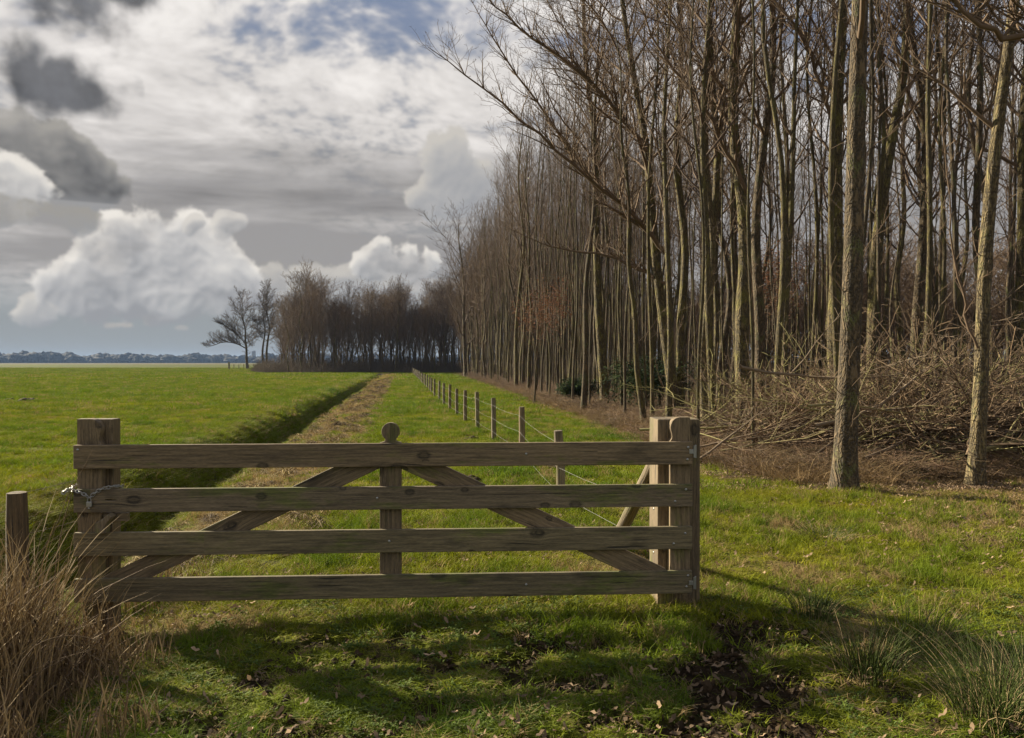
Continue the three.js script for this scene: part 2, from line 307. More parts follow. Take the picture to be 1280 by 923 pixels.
{
  const r = rng(5), grass = thing('grass', 'rough green pasture grass covering the meadow, track and verge', 'grass', [0, 0, 0], 0, null, 'stuff');
  const mat = leafy(rgb(1, 1, 1), 0.38); mat.name = 'grass blades';
  const kinds = { a: [tuft(1, 20, 0.055, 0.05, 0.13, 0.0046, 0.9), tuft(2, 20, 0.055, 0.04, 0.11, 0.005, 1.2), tuft(3, 16, 0.045, 0.06, 0.19, 0.0045, 0.8), tuft(4, 18, 0.06, 0.03, 0.09, 0.005, 1.5)], herb: [], m: [tuft(11, 26, 0.12, 0.07, 0.18, 0.008, 0.9), tuft(12, 26, 0.13, 0.05, 0.15, 0.0085, 1.2)], f: [tuft(21, 34, 0.28, 0.09, 0.22, 0.017, 0.9), tuft(22, 34, 0.28, 0.07, 0.18, 0.019, 1.1)], g: [tuft(31, 34, 0.9, 0.1, 0.24, 0.05, 1.0)], bank: [tuft(41, 30, 0.12, 0.10, 0.30, 0.009, 1.3, 3), tuft(42, 26, 0.1, 0.08, 0.24, 0.010, 1.5, 3)] };
  { // small broad-leaved weeds
    for (let v = 0; v < 2; v++) { const q = rng(60 + v), b = new Builder(); for (let i = 0; i < 11; i++) { const a = q() * 6.283, l = 0.008 + 0.012 * q(), h = 0.008 + 0.02 * q(), ex = Math.cos(a), ez = Math.sin(a), o = 0.03 * q(); b.blade([[ex * o, h * 0.5, ez * o], [ex * (o + l * 0.35), h, ez * (o + l * 0.35)], [ex * (o + l * 0.75), h * 1.05, ez * (o + l * 0.75)], [ex * (o + l), h * 0.85, ez * (o + l)]], [0.003, 0.007 + 0.006 * q(), 0.006, 0], -ez, 0.1, ex); } kinds.herb.push(b.build()); }
  }
  const sc = {}; for (const k in kinds) sc[k] = kinds[k].map(() => new Scatter());
  const green = (x, d) => {
    const n = fbm(x * 0.55, d * 0.55, 1.9, 3), n2 = fbm(x * 0.09, d * 0.07, 5.9, 3), q = r();
    let c = [0.170 + 0.075 * n + 0.08 * n2, 0.212 + 0.04 * n + 0.03 * n2, 0.007 + 0.003 * q]; const k = 0.60 + 0.70 * q; return [c[0] * k, c[1] * k, c[2] * k];
  };
  const dry = () => { const k = 0.7 + 0.6 * r(); return [0.30 * k, 0.215 * k, 0.095 * k]; };
  const half = (d) => 0.64 * d + 1.6;
  function zone(kind, d0, d1, density, fn) {
    const list = sc[kind], area = (d1 - d0) * 2 * half((d0 + d1) / 2), n = Math.round(area * density);
    for (let i = 0; i < n; i++) {
      const d = Math.sqrt(mix(d0 * d0, d1 * d1, r())), x = (r() * 2 - 1) * half(d), u = uOf(x, d) + rimNoise(d);
      if (d < 119 && u > -4.15 && u < -2.75) continue;
      const w = inWood(x, d); if (w && r() > 0.10) continue;
      fn(list[Math.floor(r() * list.length)], x, d, u);
    }
  }
  const lay = (keepMud, keepStraw, hs) => (s, x, d, u) => {
    const m = mudAmount(x, d), st = strawAmount(x, d); if (r() < m * keepMud) return;
    const patch = fbm(x * 1.4, d * 1.4, 7.3, 3) + 0.7 * clamp(fbm(x * 0.5, d * 0.4, 3.7, 3) - 0.12, 0, 0.4), isDry = r() < st * 0.85 + 0.10 + (d < 5.6 && d > 2 ? 0.05 : 0); if (st > 0.3 && r() < keepStraw) return;
    let c = isDry ? dry() : green(x, d); if (!isDry) { const q = 1 - 0.55 * clamp(patch, -0.4, 0.5); c = [c[0] * q * q, c[1] * q, c[2]]; }
    const k = (1 + 1.5 * patch) * (1 - 0.35 * st) * (0.7 + 0.6 * r()) * hs; if (patch < -0.15 && r() < 0.2) return;
    const shortish = d < 5.3 ? mix(0.5, 1, smooth(4.6, 5.3, d + 0.6 * patch)) : 1;
    s.put(x, groundY(x, d) - 0.004, -d, r() * 6.283, 0.8 + 0.5 * r(), clamp(k, 0.3, 2.1) * shortish, c);
  };
  zone('a', 2.9, 6.5, 900, lay(0.93, 0.4, 0.95)); zone('a', 6.5, 10.5, 480, lay(0.9, 0.4, 1.0));
  zone('herb', 2.9, 6.0, 240, (s, x, d) => { if (mudAmount(x, d) > 0.75 * r() + 0.3 || fbm(x * 1.2, d * 1.2, 12.3, 3) < 0.0) return; const k = 0.8 + 0.5 * r(); s.put(x, groundY(x, d), -d, r() * 6.283, 0.8 + 0.7 * r(), 0.8 + 0.6 * r(), [0.085 * k, 0.125 * k, 0.018 * k]); });
  zone('m', 10, 28, 120, lay(0, 0.4, 1.0)); zone('f', 26, 75, 21, lay(0, 0.4, 1.0)); zone('g', 70, 240, 1.6, lay(0, 0.2, 1.0));
  // rank grass hanging over the far bank of the ditch, and on the near lip
  for (let i = 0; i < 26000; i++) {
    const d = 5.5 * Math.pow(112 / 5.5, Math.pow(r(), 0.9)), u = r() < 0.86 ? mix(-5.1, -3.62, Math.pow(r(), 0.75)) : mix(-2.95, -2.55, r()), x = u - SH * d - rimNoise(d), sz = (0.40 + 0.35 * r()) * (1 + d / 70);
    const c = green(x, d), q = r() < 0.14 ? dry() : c;
    sc.bank[i & 1].put(x, groundY(x, d) - 0.02, -d, r() * 6.283, sz, sz * (u > -3 ? 0.45 : 0.62), q, 0, u < -3.3 ? -0.15 * smooth(-4.7, -4.0, u) : 0);
  }
  for (const k in kinds) kinds[k].forEach((g, i) => { STATS[k] = (STATS[k] ?? 0) + sc[k][i].c.length / 3; sc[k][i].mesh('grass_tufts', g, mat, grass); });
}
{ // mown stalks and turned sods left along the ditch
  const r = rng(18), cut = thing('mown_debris', 'withered mown stalks and sods strewn along the ditch side of the track', 'debris', [0, 0, 0], 0, null, 'stuff'), b = new Builder(), q = rng(4);
  for (let i = 0; i < 26; i++) { const a = q() * 6.283, l = 0.06 + 0.10 * q(), x = (q() - 0.5) * 0.16, z = (q() - 0.5) * 0.16, y = 0.05 * q(); b.blade([[x - Math.cos(a) * l, y, z - Math.sin(a) * l], [x, y + 0.03, z], [x + Math.cos(a) * l, y * 0.5, z + Math.sin(a) * l]], [0.004, 0.008, 0], -Math.sin(a), 0.3, Math.cos(a)); }
  const s = new Scatter(); for (let i = 0; i < 2600; i++) { const d = 7 + 75 * Math.pow(r(), 1.6), u = mix(-2.75, -0.9, r()), x = u - SH * d - rimNoise(d); if (r() > 0.15 + 1.4 * clamp(fbm(x * 0.9, d * 0.5, 6.1, 4) + 0.15)) continue; const k = 0.4 + 0.9 * r(), z = (0.5 + 0.5 * r()) * (1 + d / 80), e = r() < 0.3; s.put(x, groundY(x, d) + 0.005, -d, r() * 6.283, z, z * (0.7 + 0.9 * r()), e ? [0.09 * k, 0.062 * k, 0.035 * k] : [0.24 * k, 0.175 * k, 0.075 * k]); }
  s.mesh('stalks', b.build(), leafy(rgb(1, 1, 1), 0.15), cut);
}
{ // fallen leaves
  const r = rng(15), litter = thing('leaf_litter', 'dry brown fallen leaves scattered over the grass and mud', 'leaves', [0, 0, 0], 0, null, 'stuff'), b = new Builder();
  b.blade([[0, 0.004, -0.04], [0, 0.014, -0.02], [0, 0.004, 0.0], [0, 0.016, 0.02], [0, 0.03, 0.04]], [0.003, 0.026, 0.018, 0.028, 0], 1, 0.25, 0);
  const s = new Scatter();
  for (let i = 0; i < 60000; i++) {
    const wood = r() < 0.62, d = wood ? 10.5 + 34 * r() * r() : 3 + 9 * Math.pow(r(), 1.2), x = wood ? mix(2.5, 0.64 * d + 2, r()) : (r() * 2 - 1) * (0.64 * d + 1.5);
    if (uOf(x, d) < -2.4) continue;
    const p = wood ? 0.35 + (inWood(x, d) ? 0.6 : strawAmount(x, d)) : 0.08 + 0.30 * mudAmount(x, d) + 0.35 * clamp(fbm(x, d, 8.1, 3) * 2) + 0.95 * smooth(2.6, 6.0, x + fbm(x, d, 1.1, 3) * 2); if (r() > p) continue;
    const k = 0.4 + 1.2 * r() * r(), z = 0.35 + 0.5 * r(); s.put(x, groundY(x, d) + 0.01 + 0.03 * r(), -d, r() * 6.283, z, z, [0.30 * k, 0.21 * k, 0.13 * k], r() * 1.2 - 0.6, r() * 1.2 - 0.6);
  }
  s.mesh('leaves', b.build(), leafy(rgb(1, 1, 1), 0.2), litter);
}
{ // churned clods of mud
  const r = rng(16), mud = thing('mud_clods', 'dark churned clods of wet mud in the gateway', 'mud', [0, 0, 0], 0, null, 'stuff'), g = new THREE.IcosahedronGeometry(0.03, 2), p = g.attributes.position;
  for (let i = 0; i < p.count; i++) { const x = p.getX(i), y = p.getY(i), z = p.getZ(i), k = 1 + 1.3 * fbm(x * 30, y * 30, z * 30 + 2, 4); p.setXYZ(i, x * k * 1.2, y * k * 0.6, z * k); } g.computeVertexNormals();
  const s = new Scatter();
  for (let i = 0; i < 9000; i++) { const d = 3 + 3.2 * r(), x = (r() * 2 - 1) * 2.6; if (r() > mudAmount(x, d)) continue; const k = 0.7 + 0.6 * r(), z = 0.15 + 0.75 * r() * r(); s.put(x, groundY(x, d) + 0.002, -d, r() * 6.283, z, z, [0.036 * k, 0.023 * k, 0.012 * k], r(), r()); }
  s.mesh('clods', g, new THREE.MeshPhysicalMaterial({ color: 0xffffff, roughness: 0.85, specularIntensity: 0.3 }), mud);
}
// ---------------------------------------------------------------- timber
function woodPair(seed, knots) {
  const r = rng(seed), ks = []; for (let i = 0; i < knots; i++) ks.push([r(), r(), 0.010 + 0.010 * r(), 0.6 + 0.5 * r()]);
  const LX = 4.2, LY = 1.05, W = 2048, Hh = 512, grain = new Float32Array(W * Hh), paint = (u, v) => {
    const x = u * LX; let y = v * LY, knot = 0, ring = 0;
    let warp = 0.020 * fbm(x * 0.9, y * 3.0, seed, 3);
    for (const k of ks) { const dx = (x - k[0] * LX) / 1.7, dy = y - k[1] * LY, q = Math.hypot(dx, dy), s = k[2]; if (q > 0.16) continue; warp += Math.sign(dy || 1) * s * 1.3 * Math.exp(-((dx / (s * 2.2)) ** 2)) * Math.exp(-Math.abs(dy) / (s * 2.6)); const core = smooth(s * 1.25, s * 0.7, q * k[3] + 0.004 * fbm(x * 60, y * 60, 3, 2)); knot = Math.max(knot, core); ring = Math.max(ring, Math.exp(-(((q * k[3] - s) / (s * 0.3)) ** 2))); }
    y -= warp;
    const bands = 0.5 + 0.5 * Math.sin(y * 210 + 9 * fbm(x * 0.5, y * 7, seed + 3, 3)), fib = fbm(x * 5, y * 160, seed + 1, 4), pores = fbm(x * 30, y * 500, seed + 2, 2), broad = fbm(x * 1.2, y * 9, seed + 5, 3);
    const crack = smooth(0.30, 0.42, fbm(x * 1.6, y * 75, seed + 9, 3));
    return { g: clamp(0.52 + 0.10 * (bands - 0.5) + 0.40 * fib + 0.30 * pores + 0.2 * broad - 0.20 * knot - 0.20 * ring - 0.5 * crack), knot, x, y0: v * LY, crack };
  };
  const map = texture(W, Hh, (u, v, px, py) => {
    const q = paint(u, v), t = q.g; grain[py * W + px] = t;
    const algae = smooth(0.02, 0.38, fbm(q.x * 1.3, q.y0 * 5.5, seed + 20, 4) + 0.25 * fbm(q.x * 14, q.y0 * 40, seed + 21, 3)) * 0.75, stain = smooth(0.1, 0.45, fbm(q.x * 2.3, q.y0 * 6, seed + 30, 4));
    let R = mix(0.150, 0.665, t), G = mix(0.130, 0.590, t), B = mix(0.100, 0.470, t);
    R = mix(R, R * 0.80, algae); G = mix(G, G * 0.98, algae); B = mix(B, B * 0.55, algae);
    const k = 1 - 0.32 * stain; return [R * k, G * k, B * k];
  });
  const bump = texture(1024, 256, (u, v, x, y) => [grain[(y * 2) * W + x * 2]], false);
  for (const t of [map, bump]) { t.repeat.set(1 / LX, 1 / LY); }
  return new THREE.MeshStandardMaterial({ name: 'weathered timber', map, bumpMap: bump, bumpScale: 0.004, roughness: 0.86 });
}
const timber = woodPair(3, 26), tones = [[1, 1, 1], [1.08, 1.02, 0.94], [0.88, 0.92, 0.84], [1.02, 1.06, 0.94], [0.94, 0.90, 0.84]].map((c) => { const m = timber.clone(); m.color.setRGB(...c); return m; }), postTimber = tones[4];
const steel = new THREE.MeshStandardMaterial({ name: 'galvanised steel', color: rgb(0.34, 0.34, 0.33), metalness: 0.85, roughness: 0.45 });
const wireSteel = new THREE.MeshStandardMaterial({ name: 'galvanised wire', color: rgb(0.30, 0.30, 0.29), metalness: 0.4, roughness: 0.5 });
// uv in metres: along the named axis for the grain, plus an offset so no two boards look alike
function grainUV(g, axis, ou, ov) {
  const p = g.attributes.position, n = g.attributes.normal, uv = new Float32Array(p.count * 2);
  for (let i = 0; i < p.count; i++) { const x = p.getX(i), y = p.getY(i), z = p.getZ(i), ny = Math.abs(n.getY(i)); if (axis === 'x') { uv[2 * i] = x + ou; uv[2 * i + 1] = y + z * 0.9 + ov; } else { uv[2 * i] = (ny > 0.7 ? z : y) + ou; uv[2 * i + 1] = x + (ny > 0.7 ? 0 : z * 0.9) + ov; } }
  g.setAttribute('uv', new THREE.BufferAttribute(uv, 2)); return g;
}
const wr = rng(91);
function board(w, h, t, axis = 'x', round = 0.005) { return grainUV(new RoundedBoxGeometry(w, h, t, 2, round), axis, wr() * 4.2, wr() * 1.05); }
function plank(shape, t, axis, bevel = 0.004) { const g = new THREE.ExtrudeGeometry(shape, { depth: t - 2 * bevel, bevelEnabled: true, bevelThickness: bevel, bevelSize: bevel, bevelOffset: -bevel, bevelSegments: 2, curveSegments: 20 }); g.translate(0, 0, bevel); return grainUV(g, axis, wr() * 4.2, wr() * 1.05); }
const boltGeo = (() => { const g = new THREE.SphereGeometry(0.009, 12, 6, 0, 6.283, 0, 1.571); g.scale(1, 0.6, 1); g.rotateX(Math.PI / 2); return g; })();

// ---------------------------------------------------------------- the gate
const GA = 0.0534, gateX = -2.88, gateD = 5.24;
const along = (s, back = 0) => [gateX + s * Math.cos(GA) - back * Math.sin(GA), gateD + s * Math.sin(GA) + back * Math.cos(GA)];   // x, d of a point on the gate's line
{
  const gate = thing('field_gate', 'weathered wooden field gate with four rails and round finial, chained shut', 'gate', [gateX, 0, -gateD], GA);
  const L = 4.12, ys = [[0.998, 1.155], [0.713, 0.866], [0.422, 0.577], [0.117, 0.273]], T = 0.034;
  ys.forEach(([a, b], i) => {
    let g; const h = b - a;
    if (i === 1) { // the second rail has a slot cut through it for the latch
      const s = new THREE.Shape([[0, 0], [L, 0], [L, h], [0, h]].map(([x, y]) => new THREE.Vector2(x, y))), ho = new THREE.Path([[0.205, 0.078], [0.275, 0.078], [0.275, 0.087], [0.205, 0.087]].map(([x, y]) => new THREE.Vector2(x, y)));
      s.holes.push(ho); g = plank(s, T, 'x'); g.translate(0, a, -T);
    } else { g = board(L, h, T); g.translate(L / 2, a + h / 2, -T / 2); }
    const p = g.attributes.position, w0 = i * 7.7; for (let k = 0; k < p.count; k++) p.setY(k, p.getY(k) + 0.004 * noise3(p.getX(k) * 0.6, w0, 1.1));   // boards warp a little
    part('rail', g, tones[[1, 0, 3, 2][i]], gate);
  });
  // end stiles with swan-necked tops
  const stile = (w, top) => {
    const s = new THREE.Shape(); s.moveTo(0, 0.14); s.lineTo(w, 0.14); s.lineTo(w, 1.155); s.lineTo(w - 0.012, 1.175);
    s.bezierCurveTo(w - 0.022, 1.205, w + 0.004, 1.235, w - 0.004, 1.265); s.bezierCurveTo(w - 0.012, top - 0.022, w - 0.035, top, w - 0.075, top); s.lineTo(0, top); s.closePath(); return s;
  };
  { const g = plank(stile(0.155, 1.325), 0.07, 'y'); g.translate(0.008, 0, -T - 0.0725); part('end_stile', g, tones[1], gate); }
  { const g = plank(stile(0.14, 1.322), 0.07, 'y'); g.scale(-1, 1, 1); const ix = g.index; if (ix) { const a = ix.array; for (let k = 0; k < a.length; k += 3) [a[k], a[k + 1]] = [a[k + 1], a[k]]; } else { for (const at of ['position', 'normal', 'uv']) { const A = g.attributes[at], n = A.itemSize; for (let k = 0; k < A.count; k += 3) for (let c = 0; c < n; c++) { const q = A.array[k * n + c]; A.array[k * n + c] = A.array[(k + 1) * n + c]; A.array[(k + 1) * n + c] = q; } } } g.translate(L - 0.006, 0, -T - 0.0725); part('end_stile', g, tones[1], gate); }
  { // middle stile with a round finial
    const w = 0.0725, s = new THREE.Shape(); s.moveTo(-w, 0.20); s.lineTo(w, 0.20); s.lineTo(w, 1.158); s.bezierCurveTo(w - 0.03, 1.162, 0.030, 1.168, 0.038, 1.185); s.absarc(0, 1.232, 0.0605, -0.89, Math.PI + 0.89, false); s.bezierCurveTo(-0.030, 1.168, -w + 0.03, 1.162, -w, 1.158); s.closePath();
    const g = plank(s, 0.045, 'y'); g.translate(2.065, 0, -T - 0.0475); part('middle_stile', g, tones[4], gate);
  }
  for (const m of [0, 1]) { // raking braces behind the rails
    const a = [0.20, 0.213], b = [1.965, 1.05], len = Math.hypot(b[0] - a[0], b[1] - a[1]), g = board(len, 0.142, 0.034); g.rotateZ(Math.atan2(b[1] - a[1], b[0] - a[0]) * (m ? -1 : 1)); const cx = (a[0] + b[0]) / 2; g.translate(m ? L - cx : cx, (a[1] + b[1]) / 2, -T - 0.0195); part('brace', g, tones[m ? 1 : 4], gate);
  }
  { // wooden latch: a bar through the stile and its handle
    const g = board(0.16, 0.055, 0.034); g.translate(0.255, 0.672, -T - 0.020); const bar = part('latch_bar', g, timber, gate);
    const s = new THREE.Shape([[0.160, 0.582], [0.222, 0.582], [0.226, 0.640], [0.268, 0.690], [0.248, 0.711], [0.160, 0.645]].map(([x, y]) => new THREE.Vector2(x, y))), h = plank(s, 0.085, 'y', 0.004); h.translate(0, 0, -T + 0.002); part('latch_handle', h, timber, bar);
  }
  for (const y of [1.09, 0.19]) { // hinge straps at the hanging end
    const h = part('hinge', (() => { const g = new RoundedBoxGeometry(0.036, 0.03, 0.005, 2, 0.002); g.translate(L - 0.006, y, 0.0035); return g; })(), steel, gate);
    const pin = new THREE.CylinderGeometry(0.0075, 0.0075, 0.08, 12); pin.translate(L + 0.012, y, 0.004); part('pin', pin, steel, h);
    const pl = new RoundedBoxGeometry(0.012, 0.09, 0.005, 2, 0.002); pl.translate(L + 0.022, y, -0.002); part('plate', pl, steel, h);
  }
  for (const [x, y] of [[0.03, 1.125], [0.10, 0.74], [L - 0.03, 1.118], [L - 0.035, 1.035], [L - 0.03, 0.24], [L - 0.04, 0.165], [L - 0.045, 0.83], [L - 0.12, 0.75], [L - 0.05, 0.53], [2.98, 1.08], [2.98, 0.195], [L - 0.13, 0.46], [0.06, 0.15], [1.98, 0.79], [2.06, 0.50]]) { const g = boltGeo.clone(); g.translate(x, y, 0.0005); part('bolt', g, steel, gate); }
}
function squarePost(name, label, s0, s1, top, depth, back, bottomY) {
  const [x, d] = along((s0 + s1) / 2, back + depth / 2), o = thing(name, label, 'gate post', [x, 0, -d], GA), g = board(s1 - s0, top - bottomY, depth, 'y', 0.008); g.translate(0, (top + bottomY) / 2, 0); const p = g.attributes.position; for (let k = 0; k < p.count; k++) if (p.getY(k) > top - 0.05) p.setY(k, p.getY(k) - 0.006 * Math.abs(p.getX(k)) * 8 + 0.004 * noise3(p.getX(k) * 12, 1, p.getZ(k) * 12));
  part('shaft', g, postTimber, o); return o;
}
squarePost('shutting_post', 'thick square timber gatepost with chain looped round it', 0.004, 0.205, 1.322, 0.13, 0.108, -0.62);
const hang = squarePost('hanging_post', 'thick square timber gatepost carrying the gate hinges and wire fence', 3.905, 4.205, 1.310, 0.26, 0.108, -0.6);
for (const y of [0.66, 0.35]) { const g = boltGeo.clone(); g.rotateY(-Math.PI / 2); g.translate(-0.1502, y, 0.02); part('bolt', g, steel, hang); }
{ // round strut behind the hanging post
  const [x, d] = along(3.93, 0.372), b = new Builder(), base = [x - 0.12, groundY(x - 0.12, d + 1.62) - 0.1, -(d + 1.62)], top = [x + 0.045, 1.02, -d], pts = [], n = 10; for (let k = 0; k <= n; k++) { const t = k / n; pts.push([mix(base[0], top[0], t), mix(base[1], top[1], t), mix(base[2], top[2], t)]); }
  b.tube(pts, (k, a) => 0.055 + 0.004 * noise3(Math.cos(a) * 1.4 + k * 0.3, Math.sin(a) * 1.4, 4), 16, 0, 0.34, true);
  const g = b.build(), uv = g.attributes.uv; for (let k = 0; k < uv.count; k++) { const q = uv.getX(k); uv.setXY(k, uv.getY(k), q); }
  const o = new THREE.Mesh(g, timber); o.name = 'strut'; tag(o, 'round timber strut propping the hinge gatepost from behind', 'strut'); scene.add(o);
}
// ---------------------------------------------------------------- chain and padlock
{
  const c = thing('chain', 'galvanised steel chain looped round the gate and its post', 'chain'), link = new THREE.TorusGeometry(0.0105, 0.0032, 8, 16); link.scale(1.45, 1, 1);
  const at = (s, y, f) => { const [x, d] = along(s, -f); return new THREE.Vector3(x, y, -d); };
  const run = [at(0.285, 0.868, -0.09), at(0.262, 0.882, -0.015), at(0.235, 0.878, 0.008), at(0.19, 0.868, 0.010), at(0.145, 0.842, 0.013), at(0.112, 0.815, 0.016), at(0.075, 0.835, 0.014), at(0.035, 0.852, 0.012), at(0.000, 0.862, 0.008), at(-0.022, 0.872, -0.03), at(-0.020, 0.878, -0.11), at(-0.012, 0.876, -0.20)];
  const curve = new THREE.CatmullRomCurve3(run), len = curve.getLength(), n = Math.round(len / 0.0225);
  for (let k = 0; k < n; k++) {
    const t = (k + 0.5) / n, p = curve.getPointAt(t), g = curve.getTangentAt(t), m = new THREE.Mesh(link, steel); m.name = 'link'; m.position.copy(p);
    m.quaternion.setFromUnitVectors(new THREE.Vector3(1, 0, 0), g).multiply(new THREE.Quaternion().setFromAxisAngle(new THREE.Vector3(1, 0, 0), (k % 2 ? 0.9 : -0.7) + 0.3 * noise3(k, 0, 0))); c.add(m);
  }
  // loose end by the post
  for (let k = 0; k < 3; k++) { const m = new THREE.Mesh(link, steel); m.name = 'link'; m.position.copy(at(-0.030 - 0.012 * k, 0.862 - 0.004 * k * k, 0.012)); m.rotation.set(k * 1.5, 0.3, 0.4 - 0.3 * k); c.add(m); }
  const [lx, ld] = along(0.112, -0.020), lock = thing('padlock', 'small steel padlock hanging from the gate chain', 'padlock', [lx, 0.752, -ld], GA);
  const body = new RoundedBoxGeometry(0.036, 0.036, 0.018, 3, 0.005); body.translate(0, 0.018, 0); part('body', body, steel, lock);
  const b = new Builder(), pts = []; for (let k = 0; k <= 14; k++) { const a = Math.PI * k / 14; pts.push([0.011 * Math.cos(a), 0.046 + 0.014 * Math.sin(a), 0]); } pts.unshift([0.011, 0.032, 0]); pts.push([-0.011, 0.032, 0]); b.tube(pts, pts.map(() => 0.0032), 8); part('shackle', b.build(), steel, lock);
}
// ---------------------------------------------------------------- the wire fence along the wood
const rodUV = (g) => { const uv = g.attributes.uv; for (let k = 0; k < uv.count; k++) { const q = uv.getX(k); uv.setXY(k, uv.getY(k), q); } return g; };
function roundPost(seed, h, rad) {
  const b = new Builder(), pts = [], r = rng(seed), off = r() * 4; for (let k = 0; k <= 8; k++) pts.push([0.012 * noise3(k * 0.3, seed, 0), -0.35 + (h + 0.35) * k / 8, 0.012 * noise3(k * 0.3, seed, 5)]);
  b.tube(pts, (k, a) => rad * (1 + 0.13 * noise3(Math.cos(a) * 1.6 + seed, Math.sin(a) * 1.6, k * 0.3) - (k > 7 ? 0.08 : 0)), 14, off, 0.3, true); return rodUV(b.build());
}
const postGeos = [0, 1, 2, 3].map((i) => roundPost(70 + i, 1.0, 0.052));
const fenceTops = [], ORD = ['', 'first', 'second', 'third', 'fourth', 'fifth', 'sixth', 'seventh', 'eighth', 'ninth', 'tenth', 'eleventh', 'twelfth', 'thirteenth', 'fourteenth', 'fifteenth', 'sixteenth', 'seventeenth', 'eighteenth', 'nineteenth'], nth = (n) => n < 20 ? ORD[n] : n === 20 ? 'twentieth' : n === 30 ? 'thirtieth' : (n > 30 ? 'thirty-' : 'twenty-') + ORD[n % 10];
{
  const list = [[702, 9.2, 0.93], [652.4, 13.8, 0.93], [617.5, 17.2, 0.93], [597, 20.2, 0.94], [581.5, 23.0, 0.9], [571, 25.6, 0.88], [562, 28.2, 0.92], [554.8, 31.4, 0.86], [549, 35.2, 0.88], [543, 39.4, 0.86], [539.2, 43.6, 0.86]].map(([px, d, h]) => [(px - 640) / 1000 * d, d, h]);
  const r = rng(8); let d = 43.6; while (d < 128) { d += 3.9 + 0.4 * r(); list.push([1.60 - SH * d + 0.06 * (r() - 0.5), d, 0.82 + 0.1 * r()]); }
  list.forEach(([x, d, h], i) => {
    const o = new THREE.Mesh(postGeos[i % 4], tones[i % 5]); o.name = numbered('fence_post'); const y = groundY(x, d); o.position.set(x, y, -d); o.scale.set(1, h, 1); o.rotation.set((r() - 0.5) * 0.06, r() * 6.28, i === 0 ? -0.05 : (r() - 0.5) * 0.07); scene.add(o);
    tag(o, nth(i + 1) + ' round timber post of the wire fence counting away from the gate', 'fence post', 'posts of the wire fence'); fenceTops.push([x, y, d, h]);
  });
  const [hx, hd] = along(4.03, 0.372);
  for (const [w, name] of [[0.84, 'top'], [0.54, 'middle'], [0.24, 'bottom']]) {
    const b = new Builder(), pts = [[hx, w + 0.1, -hd]]; let px = hx, py = w + 0.1, pd = hd;
    for (const [x, y, d, h] of fenceTops) { const q = [x - 0.050, y + h * w, d]; for (let k = 1; k <= 3; k++) { const t = k / 3; pts.push([mix(px, q[0], t), mix(py, q[1], t) - 0.03 * 4 * t * (1 - t), -mix(pd, q[2], t)]); } [px, py, pd] = q; }
    b.tube(pts, pts.map((p) => 0.0009 + 0.000012 * -p[2]), 5); const o = new THREE.Mesh(b.build(), wireSteel); o.name = numbered('fence_wire'); tag(o, { top: 'uppermost galvanised wire strung along the fence posts', middle: 'middle galvanised wire strung along the fence posts', bottom: 'lowest galvanised wire of the fence just above the grass' }[name], 'wire', 'wires of the fence'); scene.add(o);
  }
}
{ // old stake in the dry reeds, with wire to the gatepost
  const x = -3.08, d = 5.0, g = roundPost(88, 1.0, 0.062), o = new THREE.Mesh(g, (() => { const m = timber.clone(); m.color.setRGB(0.62, 0.54, 0.44); return m; })()); o.name = 'old_stake'; const y = groundY(x, d); o.position.set(x, y, -d); o.scale.set(1, 0.885 - y, 1); o.rotation.z = 0.02; scene.add(o); tag(o, 'old round stake among dry reeds beside the chained gatepost', 'stake');
  const [gx, gd] = along(0.0, 0.2);
  for (const [h, lab] of [[0.80, 'upper rusty wire from the old stake to the gatepost'], [0.52, 'lower rusty wire from the old stake to the gatepost']]) {
    const b = new Builder(), pts = []; for (let k = 0; k <= 14; k++) { const t = k / 14; pts.push([mix(-4.6, gx + 0.01, t) , mix(h - 0.1, h + 0.12, t) - 0.06 * 4 * t * (1 - t) + (k === 8 ? 0.01 : 0), -mix(4.75, gd, t) + 0.0]); }
    b.tube(pts, pts.map(() => 0.0016), 5); for (let k = 2; k < 13; k += 2) { const p = pts[k]; b.tube([[p[0] - 0.012, p[1] - 0.015, p[2]], [p[0] + 0.012, p[1] + 0.015, p[2]]], [0.0014, 0.0006], 4); b.tube([[p[0], p[1] - 0.012, p[2] + 0.014], [p[0], p[1] + 0.012, p[2] - 0.014]], [0.0014, 0.0006], 4); }
    const w = new THREE.Mesh(b.build(), new THREE.MeshStandardMaterial({ color: rgb(0.16, 0.12, 0.09), metalness: 0.3, roughness: 0.7 })); w.name = numbered('barbed_wire'); tag(w, lab, 'wire', 'barbed wires at the old stake'); scene.add(w);
  }
}
// ---------------------------------------------------------------- bark
function barkMaterial(seed, dark, light, moss, mossiness, bands, name) {
  const W = 256, Hh = 1024, height = new Float32Array(W * Hh);
  const map = texture(W, Hh, (u, v, px, py) => {
    const fis = Math.abs(loop(u, v, 12, 9, seed, 4)) * 2.2, fine = loop(u, v, 40, 60, seed + 4, 4), band = bands ? smooth(0.12, 0.3, loop(u, v, 2, 46, seed + 9, 3)) * bands : 0, patch = smooth(-0.05, 0.28, loop(u, v, 3, 5, seed + 13, 4) + 0.5 * loop(u, v, 30, 60, seed + 15, 3) + mossiness - 0.3);
    const t = clamp(0.08 + fis * 1.25 + fine * 1.1 - band * 0.5); height[py * W + px] = clamp(t + 0.1 * fine);
    return [0, 1, 2].map((k) => Math.pow(mix(mix(dark[k], light[k], t), moss[k] * (0.7 + 0.6 * t), patch), 1 / 2.2));
  });
  const bump = texture(W, Hh, (u, v, x, y) => [height[y * W + x]], false);
  map.repeat.set(1, 0.5); bump.repeat.set(1, 0.5);
  return new THREE.MeshStandardMaterial({ name, map, bumpMap: bump, bumpScale: 0.022, roughness: 0.93 });
}
